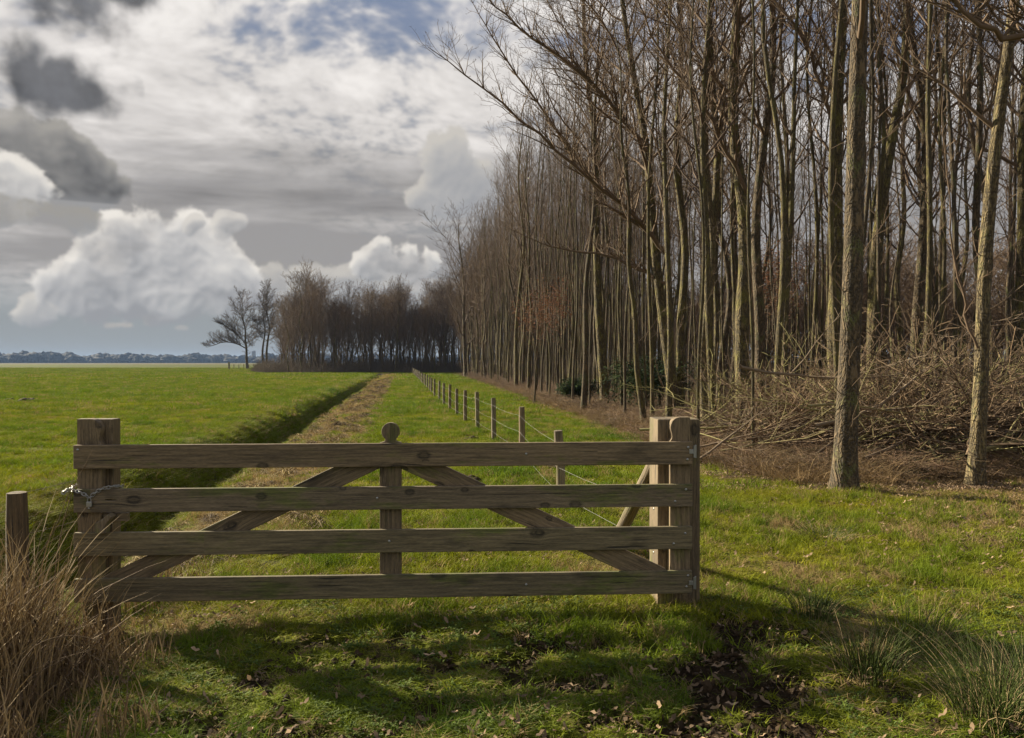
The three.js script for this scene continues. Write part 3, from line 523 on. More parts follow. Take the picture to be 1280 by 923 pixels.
const barkBrown = barkMaterial(2, [0.030, 0.021, 0.011], [0.140, 0.098, 0.050], [0.105, 0.105, 0.030], 0.16, 0.3, 'brown bark');
const barkMossy = barkMaterial(5, [0.030, 0.022, 0.010], [0.145, 0.108, 0.040], [0.122, 0.106, 0.022], 0.30, 0.2, 'mossy bark');
const barkPale = barkMaterial(9, [0.042, 0.030, 0.014], [0.210, 0.158, 0.072], [0.130, 0.125, 0.045], 0.16, 1.0, 'pale banded bark');
const barks = [barkBrown, barkMossy, barkPale];
const twigWood = new THREE.MeshStandardMaterial({ name: 'twigs', color: rgb(0.120, 0.078, 0.046), roughness: 0.9 });
const twigDark = new THREE.MeshStandardMaterial({ name: 'dark twigs', color: rgb(0.080, 0.052, 0.034), roughness: 0.9 });
const mossTwig = new THREE.MeshStandardMaterial({ name: 'mossy dead wood', color: rgb(0.20, 0.17, 0.075), roughness: 0.95 });
const deadWood = new THREE.MeshStandardMaterial({ name: 'dead wood', color: rgb(0.155, 0.115, 0.075), roughness: 0.95 });

// ---------------------------------------------------------------- bare trees
function branch(B, r, o, p, dir, len, rad, level) {
  const n = o.segs?.[level] ?? [0, 7, 4, 3, 2][level], pts = [p.slice()], radii = [rad], d = dir.slice(), st = len / n, jit = [0, 0.17, 0.24, 0.34, 0.4][level] * (o.gnarl ?? 1), up = (o.up ?? 0.10) * (level === 1 ? 1 : 0.8);
  for (let k = 1; k <= n; k++) {
    for (let c = 0; c < 3; c++) d[c] += (r() - 0.5) * 2 * jit; d[1] += up; const l = Math.hypot(...d); for (let c = 0; c < 3; c++) d[c] /= l;
    const q = pts[k - 1]; pts.push([q[0] + d[0] * st, q[1] + d[1] * st, q[2] + d[2] * st]); radii.push(Math.max(rad * Math.pow(1 - k / (n + 0.6), 0.85), level >= 3 ? o.tip : o.tip * 1.2));
  }
  B.tube(pts, radii, [0, 6, 4, 3, 3][level], 0, 1);
  if (level >= o.levels) return;
  const cnt = Math.max(2, Math.round(len * o.dens[level] * (0.8 + 0.4 * r())));
  for (let i = 0; i < cnt; i++) {
    const t = 0.16 + 0.84 * Math.pow((i + r()) / cnt, 0.85), f = Math.min(n - 0.001, t * n), k = Math.floor(f), w = f - k, a = pts[k], b = pts[k + 1], q = [mix(a[0], b[0], w), mix(a[1], b[1], w), mix(a[2], b[2], w)], rr = mix(radii[k], radii[k + 1], w);
    const dx = b[0] - a[0], dy = b[1] - a[1], dz = b[2] - a[2], l = Math.hypot(dx, dy, dz) || 1, yaw = i * 2.4 + r() * 1.5; let e = [Math.cos(yaw), (r() - 0.35) * 1.2, Math.sin(yaw)]; const dot = (e[0] * dx + e[1] * dy + e[2] * dz) / l; e = [e[0] - dot * dx / l, e[1] - dot * dy / l, e[2] - dot * dz / l]; const el = Math.hypot(...e) || 1, an = 0.5 + 0.5 * r(), ca = Math.cos(an), sa = Math.sin(an) / el;
    branch(B, r, o, q, [dx / l * ca + e[0] * sa, dy / l * ca + e[1] * sa, dz / l * ca + e[2] * sa], len * (o.ratio ?? 0.42) * (1.15 - 0.75 * t) * (0.65 + 0.7 * r()), Math.max(rr * 0.62, o.tip), level + 1);
  }
}
function growTree(o) {
  o = { levels: 3, dens: [0, 3.4, 5.0, 6], tip: 0.0045, bare: 0.35, n1: 26, len1: 0.20, ang: 0.75, wander: 0.25, lean: [0, 0], sides: 10, flare: 0.4, ...o };
  const r = rng(o.seed), T = new Builder(), B = new Builder(), N = 22, stem = [], rad = [], off = r() * 50;
  const at = (t) => { const y = o.h * t, w = o.wander * Math.min(1, t * 3); return [o.lean[0] * t + w * noise3(t * 3.1, off, 0) * 1.6 + (o.bend?.(t)?.[0] ?? 0), y, o.lean[1] * t + w * noise3(t * 3.1, off, 9) * 1.6]; };
  const radAt = (t) => o.r * Math.pow(1 - t * 0.97, o.taper ?? 0.85) + 0.004;
  stem.push([at(0)[0], -0.25, at(0)[2]]); rad.push(o.r * (1 + o.flare));
  for (let k = 0; k <= N; k++) { const t = Math.pow(k / N, 1.5); stem.push(at(t)); rad.push(radAt(t) * (1 + o.flare * Math.exp(-t * o.h / 0.22))); }
  T.tube(stem, (k, a) => rad[k] * (1 + 0.10 * noise3(Math.cos(a) * 0.9 + off, Math.sin(a) * 0.9, stem[k][1] * 0.5) + (k < 5 ? 0.10 * Math.cos(a * 4 + off) * (1 - k / 5) : 0)), o.sides, 0, 1);
  const yaw0 = r() * 6;
  for (let i = 0; i < o.n1; i++) {
    const q = (i + r()) / o.n1, t = o.bare + (0.985 - o.bare) * Math.pow(q, 0.85), p = at(t), yaw = yaw0 + i * 2.4 + r() * 0.8, an = o.ang * (1.1 - 0.45 * q) * (0.75 + 0.5 * r()), shape = o.shape ? o.shape(q) : Math.sin(Math.PI * Math.pow(0.12 + 0.88 * q, 0.8)) * 0.8 + 0.25;
    const rr = radAt(t); branch(B, r, o, p, [Math.sin(an) * Math.cos(yaw), Math.cos(an), Math.sin(an) * Math.sin(yaw)], o.h * o.len1 * shape * (0.7 + 0.6 * r()), Math.min(rr * (o.thick ?? 0.42), 0.07 * (o.h / 18)), 1);
  }
  for (let i = 0; i < (o.sprigs ?? 10); i++) { const t = (0.06 + 0.94 * r()) * o.bare, p = at(t), yaw = r() * 6.28, rr = radAt(t) * 0.8; branch(B, r, { ...o, levels: 3, dens: [0, 3, 3.5, 4] }, [p[0] + rr * Math.cos(yaw), p[1], p[2] + rr * Math.sin(yaw)], [Math.cos(yaw), 0.5 + 0.6 * r(), Math.sin(yaw)], 0.4 + 0.9 * r(), 0.007, 2); }
  for (const lm of o.limbs ?? []) { // a limb along given points: [x, y, z] from the foot of the tree
    const cv = new THREE.CatmullRomCurve3(lm.pts.map((p) => new THREE.Vector3(...p))), P = cv.getPoints(16).map((v) => [v.x + 0.08 * (r() - 0.5), v.y + 0.08 * (r() - 0.5), v.z + 0.08 * (r() - 0.5)]), R = P.map((_, k) => Math.max(lm.r * Math.pow(1 - k / 17, 0.8), 0.006)); B.tube(P, R, 8, 0, 1);
    for (let k = 2; k < 16; k++) for (let j = 0; j < (lm.twigs ?? 2); j++) { const a = P[k], b = P[k + 1], yaw = r() * 6.28; branch(B, r, o, a, [(b[0] - a[0]) * 2 + Math.cos(yaw), 0.5 + (b[1] - a[1]) + r() * 0.7, Math.sin(yaw)], lm.r * (16 + 20 * r()) * (1.1 - k / 24), Math.max(R[k] * 0.55, 0.006), 2); }
  }
  return { trunk: T.build(), crown: B.build(), h: o.h };
}
let treeTris = 0;
const count = (v) => { treeTris += (v.trunk.index.count + v.crown.index.count) / 3; return v; };
function plant(v, label, x, d, bark, twig, group, scale = 1, yaw = 0, name = 'bare_tree', sy = scale) {
  const t = thing(name, label, 'tree', [x, groundY(x, d), -d], yaw, group); t.scale.set(scale, sy, scale);
  part('trunk', v.trunk, bark, t); part('crown', v.crown, twig, t); return t;
}
// those that can be told apart along the edge of the wood
const used = [];
const special = (px, d, o, label, bark, twig = twigWood, name = 'bare_tree') => { const x = (px - 640) / 1000 * d; used.push([x, d]); return plant(count(growTree(d < 50 ? { levels: 4, segs: [0, 7, 4, 2, 1], dens: [0, 3.0, 4.4, 3.0, 0], tip: 0.0036, ...o } : o)), label, x, d, bark, twig, undefined, 1, 0, name); };
special(1056, 10.6, { seed: 1001, h: 17, r: 0.140, bare: 0.34, n1: 34, lean: [0.5, 0], wander: 0.10, len1: 0.17, flare: 0.35, sides: 20, sprigs: 22 }, 'straight brown tree standing in the grass just outside the wood, torn bark near its foot', barkBrown);
special(1220, 11.0, { seed: 1002, h: 15, r: 0.098, bare: 0.30, n1: 20, lean: [0.75, 0.2], wander: 0.14, len1: 0.18, flare: 0.45, sides: 16, sprigs: 12, limbs: [{ r: 0.022, pts: [[0.02, 1.9, 0.02], [-0.25, 2.7, 0.05], [-0.42, 3.9, 0.1], [-0.5, 5.4, 0]], twigs: 1 }] }, 'slim pale-barked tree with moss round its foot beside the brush heap', barkPale);
special(846, 24.0, { seed: 1003, h: 18.5, r: 0.165, bare: 0.36, n1: 36, lean: [-2.3, -0.5], wander: 0.18, len1: 0.24, sides: 14, limbs: [{ r: 0.075, pts: [[-0.25, 4.9, 0], [-1.4, 6.0, 0.5], [-3.2, 7.3, 1.2], [-5.2, 8.8, 1.9], [-7.2, 10.2, 2.4]], twigs: 4 }, { r: 0.07, pts: [[-0.9, 8.0, 0], [-2.6, 9.8, 0.6], [-4.6, 11.2, 1.0], [-6.4, 12.6, 1.6]], twigs: 4 }, { r: 0.055, pts: [[-0.3, 4.0, 0], [-1.8, 4.9, -0.6], [-3.6, 5.3, -1.2], [-5.2, 6.0, -1.5]], twigs: 2 }] }, 'stout tree at the wood edge sending long limbs out over the track', barkMossy, twigWood, 'spreading_tree');
special(757, 29.5, { seed: 1004, h: 19, r: 0.175, bare: 0.40, n1: 36, lean: [-1.0, 0], wander: 0.2, len1: 0.22, limbs: [{ r: 0.06, pts: [[-0.4, 8.2, 0], [-1.9, 10.2, 0.6], [-3.8, 12.6, 1.2], [-5.0, 14.6, 1.4]], twigs: 4 }] }, 'thick straight tree rising from brambles beside the fence bend', barkMossy);
special(931, 18.6, { seed: 1005, h: 18, r: 0.175, bare: 0.38, n1: 36, lean: [-0.35, -0.3], wander: 0.35, len1: 0.22, sides: 14, limbs: [{ r: 0.05, pts: [[0.1, 5.6, 0], [-1.0, 7.2, 0.6], [-2.2, 8.8, 0.8], [-3.4, 11.2, 1.0]], twigs: 4 }] }, 'stoutest of the pair of close-set mossy trunks behind the hinge post', barkMossy);
special(947, 20.4, { seed: 1006, h: 18, r: 0.145, bare: 0.38, n1: 34, lean: [0.3, 0.4], wander: 0.25, len1: 0.2, sides: 12 }, 'darker thinner trunk of the close-set pair behind the hinge post', barkBrown);
special(880, 21.5, { seed: 1007, h: 17.5, r: 0.125, bare: 0.40, n1: 34, lean: [0.3, 0], wander: 0.3, len1: 0.2 }, 'mid-sized mossy trunk in brambles right behind the hinge post top', barkMossy);
special(985, 17.5, { seed: 1008, h: 14, r: 0.078, bare: 0.36, n1: 20, lean: [0.2, 0], wander: 0.35, len1: 0.2 }, 'thin wavy mossy tree standing in the bramble bank', barkMossy);
special(1043, 18.4, { seed: 1009, h: 18, r: 0.155, bare: 0.42, n1: 34, lean: [0.25, 0], wander: 0.15, len1: 0.2, sides: 14, limbs: [{ r: 0.05, pts: [[0, 7.0, 0], [-0.8, 8.6, 0.5], [-1.8, 9.9, 0.7], [-3.2, 11.0, 1.0]], twigs: 4 }] }, 'greenish trunk close behind the torn-bark tree', barkMossy);
special(1089, 19.5, { seed: 1010, h: 18, r: 0.165, bare: 0.36, n1: 34, lean: [1.1, -0.4], wander: 0.35, len1: 0.22, sides: 14 }, 'leaning mossy trunk that forks high behind the torn-bark tree', barkMossy);
special(1148, 22.5, { seed: 1011, h: 18, r: 0.165, bare: 0.30, n1: 36, lean: [-0.4, 0], wander: 0.35, len1: 0.24 }, 'dark trunk standing behind the brush heap between pale and torn-bark trees', barkBrown);
special(1268, 21.0, { seed: 1012, h: 18, r: 0.165, bare: 0.36, n1: 34, lean: [0.6, 0], wander: 0.25, len1: 0.22 }, 'mossy trunk rising behind the far end of the brush heap', barkMossy);
special(806, 20.5, { seed: 1013, h: 10.5, r: 0.075, bare: 0.45, n1: 16, lean: [-0.9, 0], wander: 0.45, len1: 0.2, gnarl: 1.3 }, 'small crooked tree at the grass edge beyond the gate', barkMossy);
special(729, 26.5, { seed: 1014, h: 16, r: 0.095, bare: 0.40, n1: 22, lean: [0.7, 0], wander: 0.3, len1: 0.2 }, 'dark slender tree in brambles next to the thick straight tree', barkBrown);
special(582, 93, { seed: 1015, h: 19, r: 0.22, bare: 0.16, n1: 26, ang: 0.95, len1: 0.34, wander: 0.3, tip: 0.009, dens: [0, 2.2, 2.6, 3], lean: [-0.5, 0] }, 'broad spreading tree where the wood edge meets the far end of the fence', barkBrown, twigDark, 'spreading_tree');
{ // heavy limb reaching in over the brush heap from a tree beyond the picture
  special(1420, 9.8, { seed: 1016, h: 15, r: 0.17, bare: 0.42, n1: 20, lean: [0.3, 0], len1: 0.18, sides: 14, limbs: [{ r: 0.06, pts: [[0, 5.2, 0], [-0.9, 5.55, 0.1], [-1.7, 5.62, 0.15], [-2.3, 5.9, 0.2], [-2.9, 6.5, 0.3]], twigs: 2 }] }, 'tree whose heavy limb reaches across above the brush heap', barkBrown);
}
const FILL = [];
// the wood: slender poles and middling trees, a few shapes of each
const poles = [], mids = [];
for (let i = 0; i < 7; i++) poles.push(count(growTree({ seed: 300 + i, h: 15.5 + i * 0.5, r: 0.062 + 0.006 * (i % 4), bare: 0.42, n1: 22, len1: 0.12, ang: 0.62, wander: 0.42, dens: [0, 3.0, 4.0, 5], sides: 7, sprigs: 7, tip: 0.0042, lean: [(i - 3) * 0.16, 0.1] })));
for (let i = 0; i < 5; i++) mids.push(count(growTree({ seed: 400 + i, h: 17 + i * 0.6, r: 0.11 + 0.012 * (i % 3), bare: 0.32, n1: 24, len1: 0.20, ang: 0.75, wander: 0.45, dens: [0, 2.6, 3.6, 5], sides: 8, sprigs: 7, tip: 0.0042, lean: [(i - 2) * 0.3, -0.2] })));
{
  const r = rng(31), spots = [];
  const free = (x, d, m) => { for (const [a, b] of used) if (Math.abs(a - x) < m && Math.abs(b - d) < m && Math.hypot(a - x, b - d) < m) return false; return true; };
  const tryAt = (x, d, m) => { if (!inWood(x - 0.3, d - 0.4) || !free(x, d, m)) return; used.push([x, d]); spots.push([x, d]); };
  for (let i = 0; i < 5200; i++) { const d = 13.5 + 105 * Math.pow(r(), 1.25), e = woodEdge(d) - SH * d; tryAt(e + 0.4 + 7.5 * Math.pow(r(), 1.2) * (1 + d / 90), d, d > 32 ? 1.1 : 1.25); }
  for (let i = 0; i < 5200; i++) { const d = 14 + 27 * r(), x = r() * (0.68 * d + 5); tryAt(x, d, 1.7); }
  for (let i = 0; i < 700; i++) { const d = 116 + 40 * r(), x = -13 + 34 * r() - 0.1 * (d - 116); tryAt(x, d, 1.7); }
  const seen = ([x, d]) => (Math.abs(x) < 0.66 * d ? 1 : 0) * (1 / d) * (1 / (1 + Math.max(0, uOf(x, d) - woodEdge(d)) * 0.10)) + (1 / d) * 0.0001;
  spots.sort((a, b) => seen(b) - seen(a));
  const poleS = poles.map(() => [new Scatter(), new Scatter()]), midS = mids.map(() => [new Scatter(), new Scatter()]);
  let k = 0;
  for (const [x, d] of spots) {
    const depth = uOf(x, d) - woodEdge(d), pole = r() < (d > 30 ? 0.82 : 0.76), list = pole ? poles : mids, n = Math.floor(r() * list.length), sy = 0.80 + 0.30 * r(), sc = pole ? 0.45 + 0.5 * r() : sy * (0.85 + 0.25 * r()), yaw = r() * 6.283, bark = barks[r() < 0.70 ? 1 : r() < 0.88 ? 0 : 2], y = groundY(x, d);
    if (k < 285) plant(list[n], pole ? 'slender bare pole-like tree among many in the wood' : 'middling bare tree with mossy trunk among the poles of the wood', x, d, bark, r() < 0.5 ? twigWood : twigDark, pole ? 'slender pole trees of the wood' : 'middling trees of the wood', sc, yaw, pole ? 'pole_tree' : 'wood_tree', sy);
    else { const c = 0.8 + 0.4 * r(), s = (pole ? poleS : midS)[n]; s[0].put(x, y, -d, yaw, sc, sy, [c, c, c]); s[1].put(x, y, -d, yaw, sc, sy, [c, c, c]); }
    k++;
  }
  STATS.spots = spots.length;
  FILL.push((fars) => { // bushy understorey far inside, closing the view between the trunks
    const fs = fars.map(() => [new Scatter(), new Scatter()]);
    for (let i = 0; i < 520; i++) { const d = i < 330 ? 40 + 60 * r() : 100 + 60 * r(), x = i < 330 ? mix(woodEdge(d) - SH * d + 12, 0.70 * d + 8, r()) : mix(-14, 30, r()) - 0.1 * (d - 100), n = i % fars.length, sc = 0.34 + 0.24 * r(), c = 0.8 + 0.5 * r(), yaw = r() * 6.28; if (!inWood(x - 6, d)) continue; fs[n][0].put(x, groundY(x, d), -d, yaw, sc * 1.5, sc, [c, c, c]); fs[n][1].put(x, groundY(x, d), -d, yaw, sc * 1.5, sc, [c, c, c]); }
    fars.forEach((v, i) => { if (fs[i][0].c.length) { fs[i][0].mesh('trunks', v.trunk, barks[i % 2], deep); fs[i][1].mesh('crowns', v.crown, twigWood, deep); } });
  });
  const deep = thing('deep_wood', 'dense mass of bare trunks and twigs deep inside the wood', 'wood', [0, 0, 0], 0, null, 'stuff');
  poles.forEach((v, i) => { if (poleS[i][0].c.length) { poleS[i][0].mesh('trunks', v.trunk, barks[i % 3], deep); poleS[i][1].mesh('crowns', v.crown, twigDark, deep); } });
  mids.forEach((v, i) => { if (midS[i][0].c.length) { midS[i][0].mesh('trunks', v.trunk, barks[(i + 1) % 2], deep); midS[i][1].mesh('crowns', v.crown, twigDark, deep); } });
}
{ // the far wood across the end of the track, and the oaks at its corner
  const r = rng(57), fars = [];
  for (let i = 0; i < 6; i++) fars.push(count(growTree({ seed: 500 + i, h: 14.6 + 0.5 * i, r: 0.13 + 0.02 * (i % 3), bare: 0.14, n1: 28, len1: 0.25, ang: 0.72, wander: 0.6, tip: 0.012, dens: [0, 2.0, 2.6, 3], sides: 7, sprigs: 14, lean: [(i - 2.5) * 0.5, 0], shape: (q) => 0.5 + 0.75 * Math.sin(Math.PI * q) })));
  FILL.forEach((f) => f(fars));
  let n = 0;
  for (let i = 0; i < 1500 && n < 165; i++) {
    const d = 131 + 30 * Math.pow(r(), 1.3), px = 350 + 275 * r(), x = (px - 640) / 1000 * d; if (used.some(([a, b]) => Math.hypot(a - x, b - d) < 1.7)) continue; used.push([x, d]); n++;
    const top = 0.57 + 0.13 * smooth(345, 375, px) - 0.04 * smooth(430, 500, px) + 0.22 * smooth(500, 610, px) + 0.34 * Math.pow(r(), 3) + 0.26 * noise3(px * 0.03, 1, 1); plant(fars[Math.floor(r() * 6)], 'twiggy dark tree in the far wood across the end of the track', x, d, barks[r() < 0.08 ? 2 : r() < 0.5 ? 0 : 1], r() < 0.25 ? twigDark : twigWood, 'trees of the far wood', top * (0.9 + 0.3 * r()), r() * 6.28, 'far_tree', top);
  }
  for (let i = 0, k = 0; i < 400 && k < 34; i++) { // broad twiggy trees where the wood edge runs out to the far end
    const d = 72 + 58 * r(), x = woodEdge(d) - SH * d + 0.2 + 4.5 * r() * r(); if (used.some(([a, b]) => Math.hypot(a - x, b - d) < 1.1)) continue; used.push([x, d]); k++;
    const sc = (0.72 + 0.38 * r()) * (1 - 0.18 * smooth(95, 130, d)); plant(fars[Math.floor(r() * 6)], 'broad twiggy tree lining the far stretch of the wood edge', x, d, barks[r() < 0.5 ? 0 : 1], r() < 0.5 ? twigDark : twigWood, 'twiggy trees along the far wood edge', sc * 1.1, r() * 6.28, 'edge_tree', sc);
  }
  const oak = (px, d, seed, o, label) => plant(count(growTree({ seed, h: 18.5, r: 0.36, bare: 0.24, n1: 34, len1: 0.38, ang: 1.05, wander: 0.5, tip: 0.024, dens: [0, 3.0, 3.2, 3.0], up: 0.05, shape: (q) => 0.95 - 0.55 * q, gnarl: 1.15, ...o })), label, (px - 640) / 1000 * d, d, barkBrown, twigDark, undefined, 1, 0, 'oak_tree');
  oak(309, 205, 601, { lean: [-1.5, 0], limbs: [{ r: 0.16, pts: [[-0.2, 5.2, 0], [-3, 6.5, 0], [-6, 6.8, 0.5], [-8.5, 6.0, 0.6], [-10.5, 5.4, 0.5]], twigs: 4 }, { r: 0.14, pts: [[-0.4, 6.5, 0], [-3, 9, 0], [-5.5, 11, 0.5], [-8, 12.0, 0.5]], twigs: 4 }] }, 'lone spreading oak at the field corner, outermost of its group');
  oak(329, 208, 602, { h: 20, r: 0.32, bare: 0.34, len1: 0.26 }, 'taller oak standing between the outermost oak and its close neighbour'); oak(334, 206, 603, { h: 21.5, r: 0.34, bare: 0.32, len1: 0.27, ang: 0.8 }, 'oak close beside the corner of the far wood');
}
STATS.treeTris = treeTris;
// ---------------------------------------------------------------- undergrowth and brush
function caneClump(seed, n, h, spread, rad) { // arching bramble canes with side twigs
  const r = rng(seed), b = new Builder();
  for (let i = 0; i < n; i++) {
    const yaw = r() * 6.283, l = h * (0.5 + 0.9 * r()), x0 = (r() - 0.5) * spread, z0 = (r() - 0.5) * spread, bend = 0.3 + 1.0 * r(), pts = [], R = [];
    for (let k = 0; k <= 5; k++) { const t = k / 5, o = l * 0.75 * bend * t * t; pts.push([x0 + Math.cos(yaw) * o + 0.03 * (r() - 0.5), l * (t - 0.42 * bend * t * t) - 0.03, z0 + Math.sin(yaw) * o + 0.03 * (r() - 0.5)]); R.push(rad * (1 - 0.75 * t)); }
    b.tube(pts, R, 3); for (let j = 0; j < 5; j++) { const p = pts[1 + Math.floor(r() * 4)], a = r() * 6.283, q = 0.08 + 0.2 * r(); b.tube([p, [p[0] + Math.cos(a) * q * 0.6, p[1] + q * 0.3, p[2] + Math.sin(a) * q * 0.6], [p[0] + Math.cos(a + 0.4) * q, p[1] + q * (r() - 0.2), p[2] + Math.sin(a + 0.4) * q]], [rad * 0.55, rad * 0.4, rad * 0.2], 3); }
  }
  return b.build();
}
function deadBranch(seed, len, rad, gnarl = 1) { const r = rng(seed), b = new Builder(); branch(b, r, { levels: 3, dens: [0, 2.6, 3.2, 3], tip: 0.0045, up: 0.02, gnarl, ratio: 0.45 }, [-len / 2, 0, 0], [1, 0.12, 0], len, rad, 1); return b.build(); }
{
  const r = rng(71), under = thing('undergrowth', 'tangled brown bramble and dead stems along the wood edge', 'undergrowth', [0, 0, 0], 0, null, 'stuff');
  const geos = [caneClump(1, 20, 0.85, 1.2, 0.0065), caneClump(2, 18, 1.0, 1.3, 0.0075), caneClump(3, 24, 0.6, 1.3, 0.0055), caneClump(4, 11, 1.0, 1.2, 0.007)], S4 = geos.map(() => new Scatter()), white = new THREE.MeshStandardMaterial({ color: 0xffffff, roughness: 0.92 });
  for (let i = 0; i < 7000; i++) {
    const edge = r() < 0.55, d = 12.2 + 95 * Math.pow(r(), edge ? 1.5 : 1.9), e = woodEdge(d) - SH * d, x = edge ? e + 0.15 + 3.0 * r() : e + r() * Math.min(34, 0.72 * d - e); if (!inWood(x, d) || x > 0.66 * d + 2) continue;
    const k = 0.4 + 1.0 * r(), red = r(), sz = (0.75 + 0.5 * r()) * (edge ? 1 : 0.95) * (1 + d / 220); S4[Math.floor(r() * 4)].put(x, groundY(x, d), -d, r() * 6.28, sz, sz * (0.20 + 0.42 * r() * (0.6 + 0.6 * noise3(x * 0.5, d * 0.5, 2))), red < 0.68 ? [0.155 * k, 0.094 * k, 0.054 * k] : red < 0.85 ? [0.19 * k, 0.128 * k, 0.066 * k] : [0.12 * k, 0.095 * k, 0.042 * k]);
  }
  for (let i = 0; i < 900; i++) { const d = 45 + 75 * r(), x = mix(woodEdge(d) - SH * d + 8, 0.70 * d + 4, r()), k = 0.6 + 0.6 * r(); if (inWood(x, d)) S4[i % 4].put(x, groundY(x, d), -d, r() * 6.28, 1.8, 1.5 + 2.5 * r(), [0.13 * k, 0.095 * k, 0.06 * k]); }
  // the fringe below the far wood
  for (let i = 0; i < 2300; i++) { const d = 128 + 22 * Math.sqrt(r()), x = (330 - 12 * r() + 245 * r() - 640) / 1000 * d, k = 0.6 + 0.6 * r(); S4[i % 4].put(x, groundY(x, d), -d, r() * 6.28, 1.6, 0.5 + 4.2 * r() * r(), [0.10 * k, 0.075 * k, 0.05 * k]); }
  geos.forEach((g, i) => S4[i].mesh('canes', g, white, under));
  const dryG = [tuft(81, 40, 0.20, 0.18, 0.55, 0.006, 1.1, 3), tuft(82, 36, 0.18, 0.15, 0.45, 0.006, 1.4, 3)], dS = [new Scatter(), new Scatter()], dead = thing('dead_grass', 'withered pale grass along the foot of the brambles', 'grass', [0, 0, 0], 0, null, 'stuff');
  for (let i = 0; i < 6500; i++) { const d = 11.0 + 70 * Math.pow(r(), 1.8), e = woodEdge(d) - SH * d, side = r() < 0.5, x = side ? e - 0.5 + 1.6 * r() : 4 + (0.66 * d - 3) * r(); if (!side && (d > 13.8 || x > 0.68 * d + 1)) continue; if (d < 11.0 + 0.8 * r()) continue; const k = 0.6 + 0.7 * r(); dS[i & 1].put(x, groundY(x, d), -d, r() * 6.28, 1, 0.7 + 0.5 * r(), [0.26 * k, 0.18 * k, 0.09 * k]); }
  dryG.forEach((g, i) => dS[i].mesh('dead_tufts', g, leafy(rgb(1, 1, 1), 0.2), dead));
}
{ // brush heap: cut branches thrown down along the edge of the wood
  const r = rng(73), heap = thing('brush_heap', 'long heap of cut branches and twigs piled along the wood edge', 'brush heap', [0, 0, 0], 0, null, 'stuff'), g = [0, 1, 2, 3, 4].map((i) => deadBranch(700 + i, 2.4 + 0.4 * i, 0.026, 0.9)), s = g.map(() => new Scatter());
  for (let i = 0; i < 300; i++) {
    const x = mix(3.9, 11.5, Math.pow(r(), 0.85)), d = 12.3 + 3.6 * r() + (x < 5.5 ? 1.2 : 0), top = mix(0.2, 0.75, smooth(4.5, 8, x)) * (1 - 0.5 * Math.abs((d - 13.9) / 2.3)), y = groundY(x, d) + 0.08 + Math.max(0.1, top) * r(), k = 0.45 + 1.0 * r(), mo = r() < 0.18;
    s[i % 5].put(x, y, -d, (r() < 0.75 ? (r() - 0.5) * 1.3 : r() * 6.28) + (r() < 0.5 ? Math.PI : 0), 0.6 + 0.6 * r(), 0.6 + 0.6 * r(), mo ? [0.20 * k, 0.18 * k, 0.07 * k] : [0.155 * k, 0.104 * k, 0.060 * k], (r() - 0.5) * 0.9, (r() - 0.5) * 0.5);
  }
  g.forEach((q, i) => s[i].mesh('cut_branches', q, new THREE.MeshStandardMaterial({ color: 0xffffff, roughness: 0.93 }), heap));
  // single boughs that stand out
  const bough = (label, x, y, d, len, rad, yaw, roll, mat, seed) => { const o = new THREE.Mesh(deadBranch(seed, len, rad, 0.9), mat); o.name = numbered('fallen_bough'); o.position.set(x, y * 0.72, -d); o.rotation.set(0, yaw, roll * 0.8); tag(o, label, 'bough'); scene.add(o); };
  bough('yellowish mossy bough arching out of the brush heap by the pale-barked tree', 5.6, 1.15, 12.1, 2.6, 0.022, 0.25, -0.22, mossTwig, 801); bough('mossy bough sticking up beyond the pale-barked tree', 8.3, 0.75, 12.3, 2.8, 0.026, -0.2, 0.30, mossTwig, 802);
  bough('long grey bough lying along the top of the brush heap', 6.9, 1.1, 12.9, 4.2, 0.035, 0.1, 0.06, deadWood, 803); bough('dark bough slanting down behind the torn-bark tree', 5.4, 1.5, 13.2, 3.6, 0.03, 0.15, -0.38, deadWood, 804);
  bough('thick pale bough at the base of the brush heap', 8.0, 0.42, 12.0, 3.0, 0.036, -0.12, 0.12, mossTwig, 805); bough('short bough leaning on the brambles near the hinge post', 3.9, 0.45, 13.6, 2.0, 0.022, 0.5, 0.30, deadWood, 806);
  bough('slender pale bough propped on the bramble bank', 4.6, 0.62, 13.0, 2.4, 0.018, -0.3, 0.24, mossTwig, 807);
}
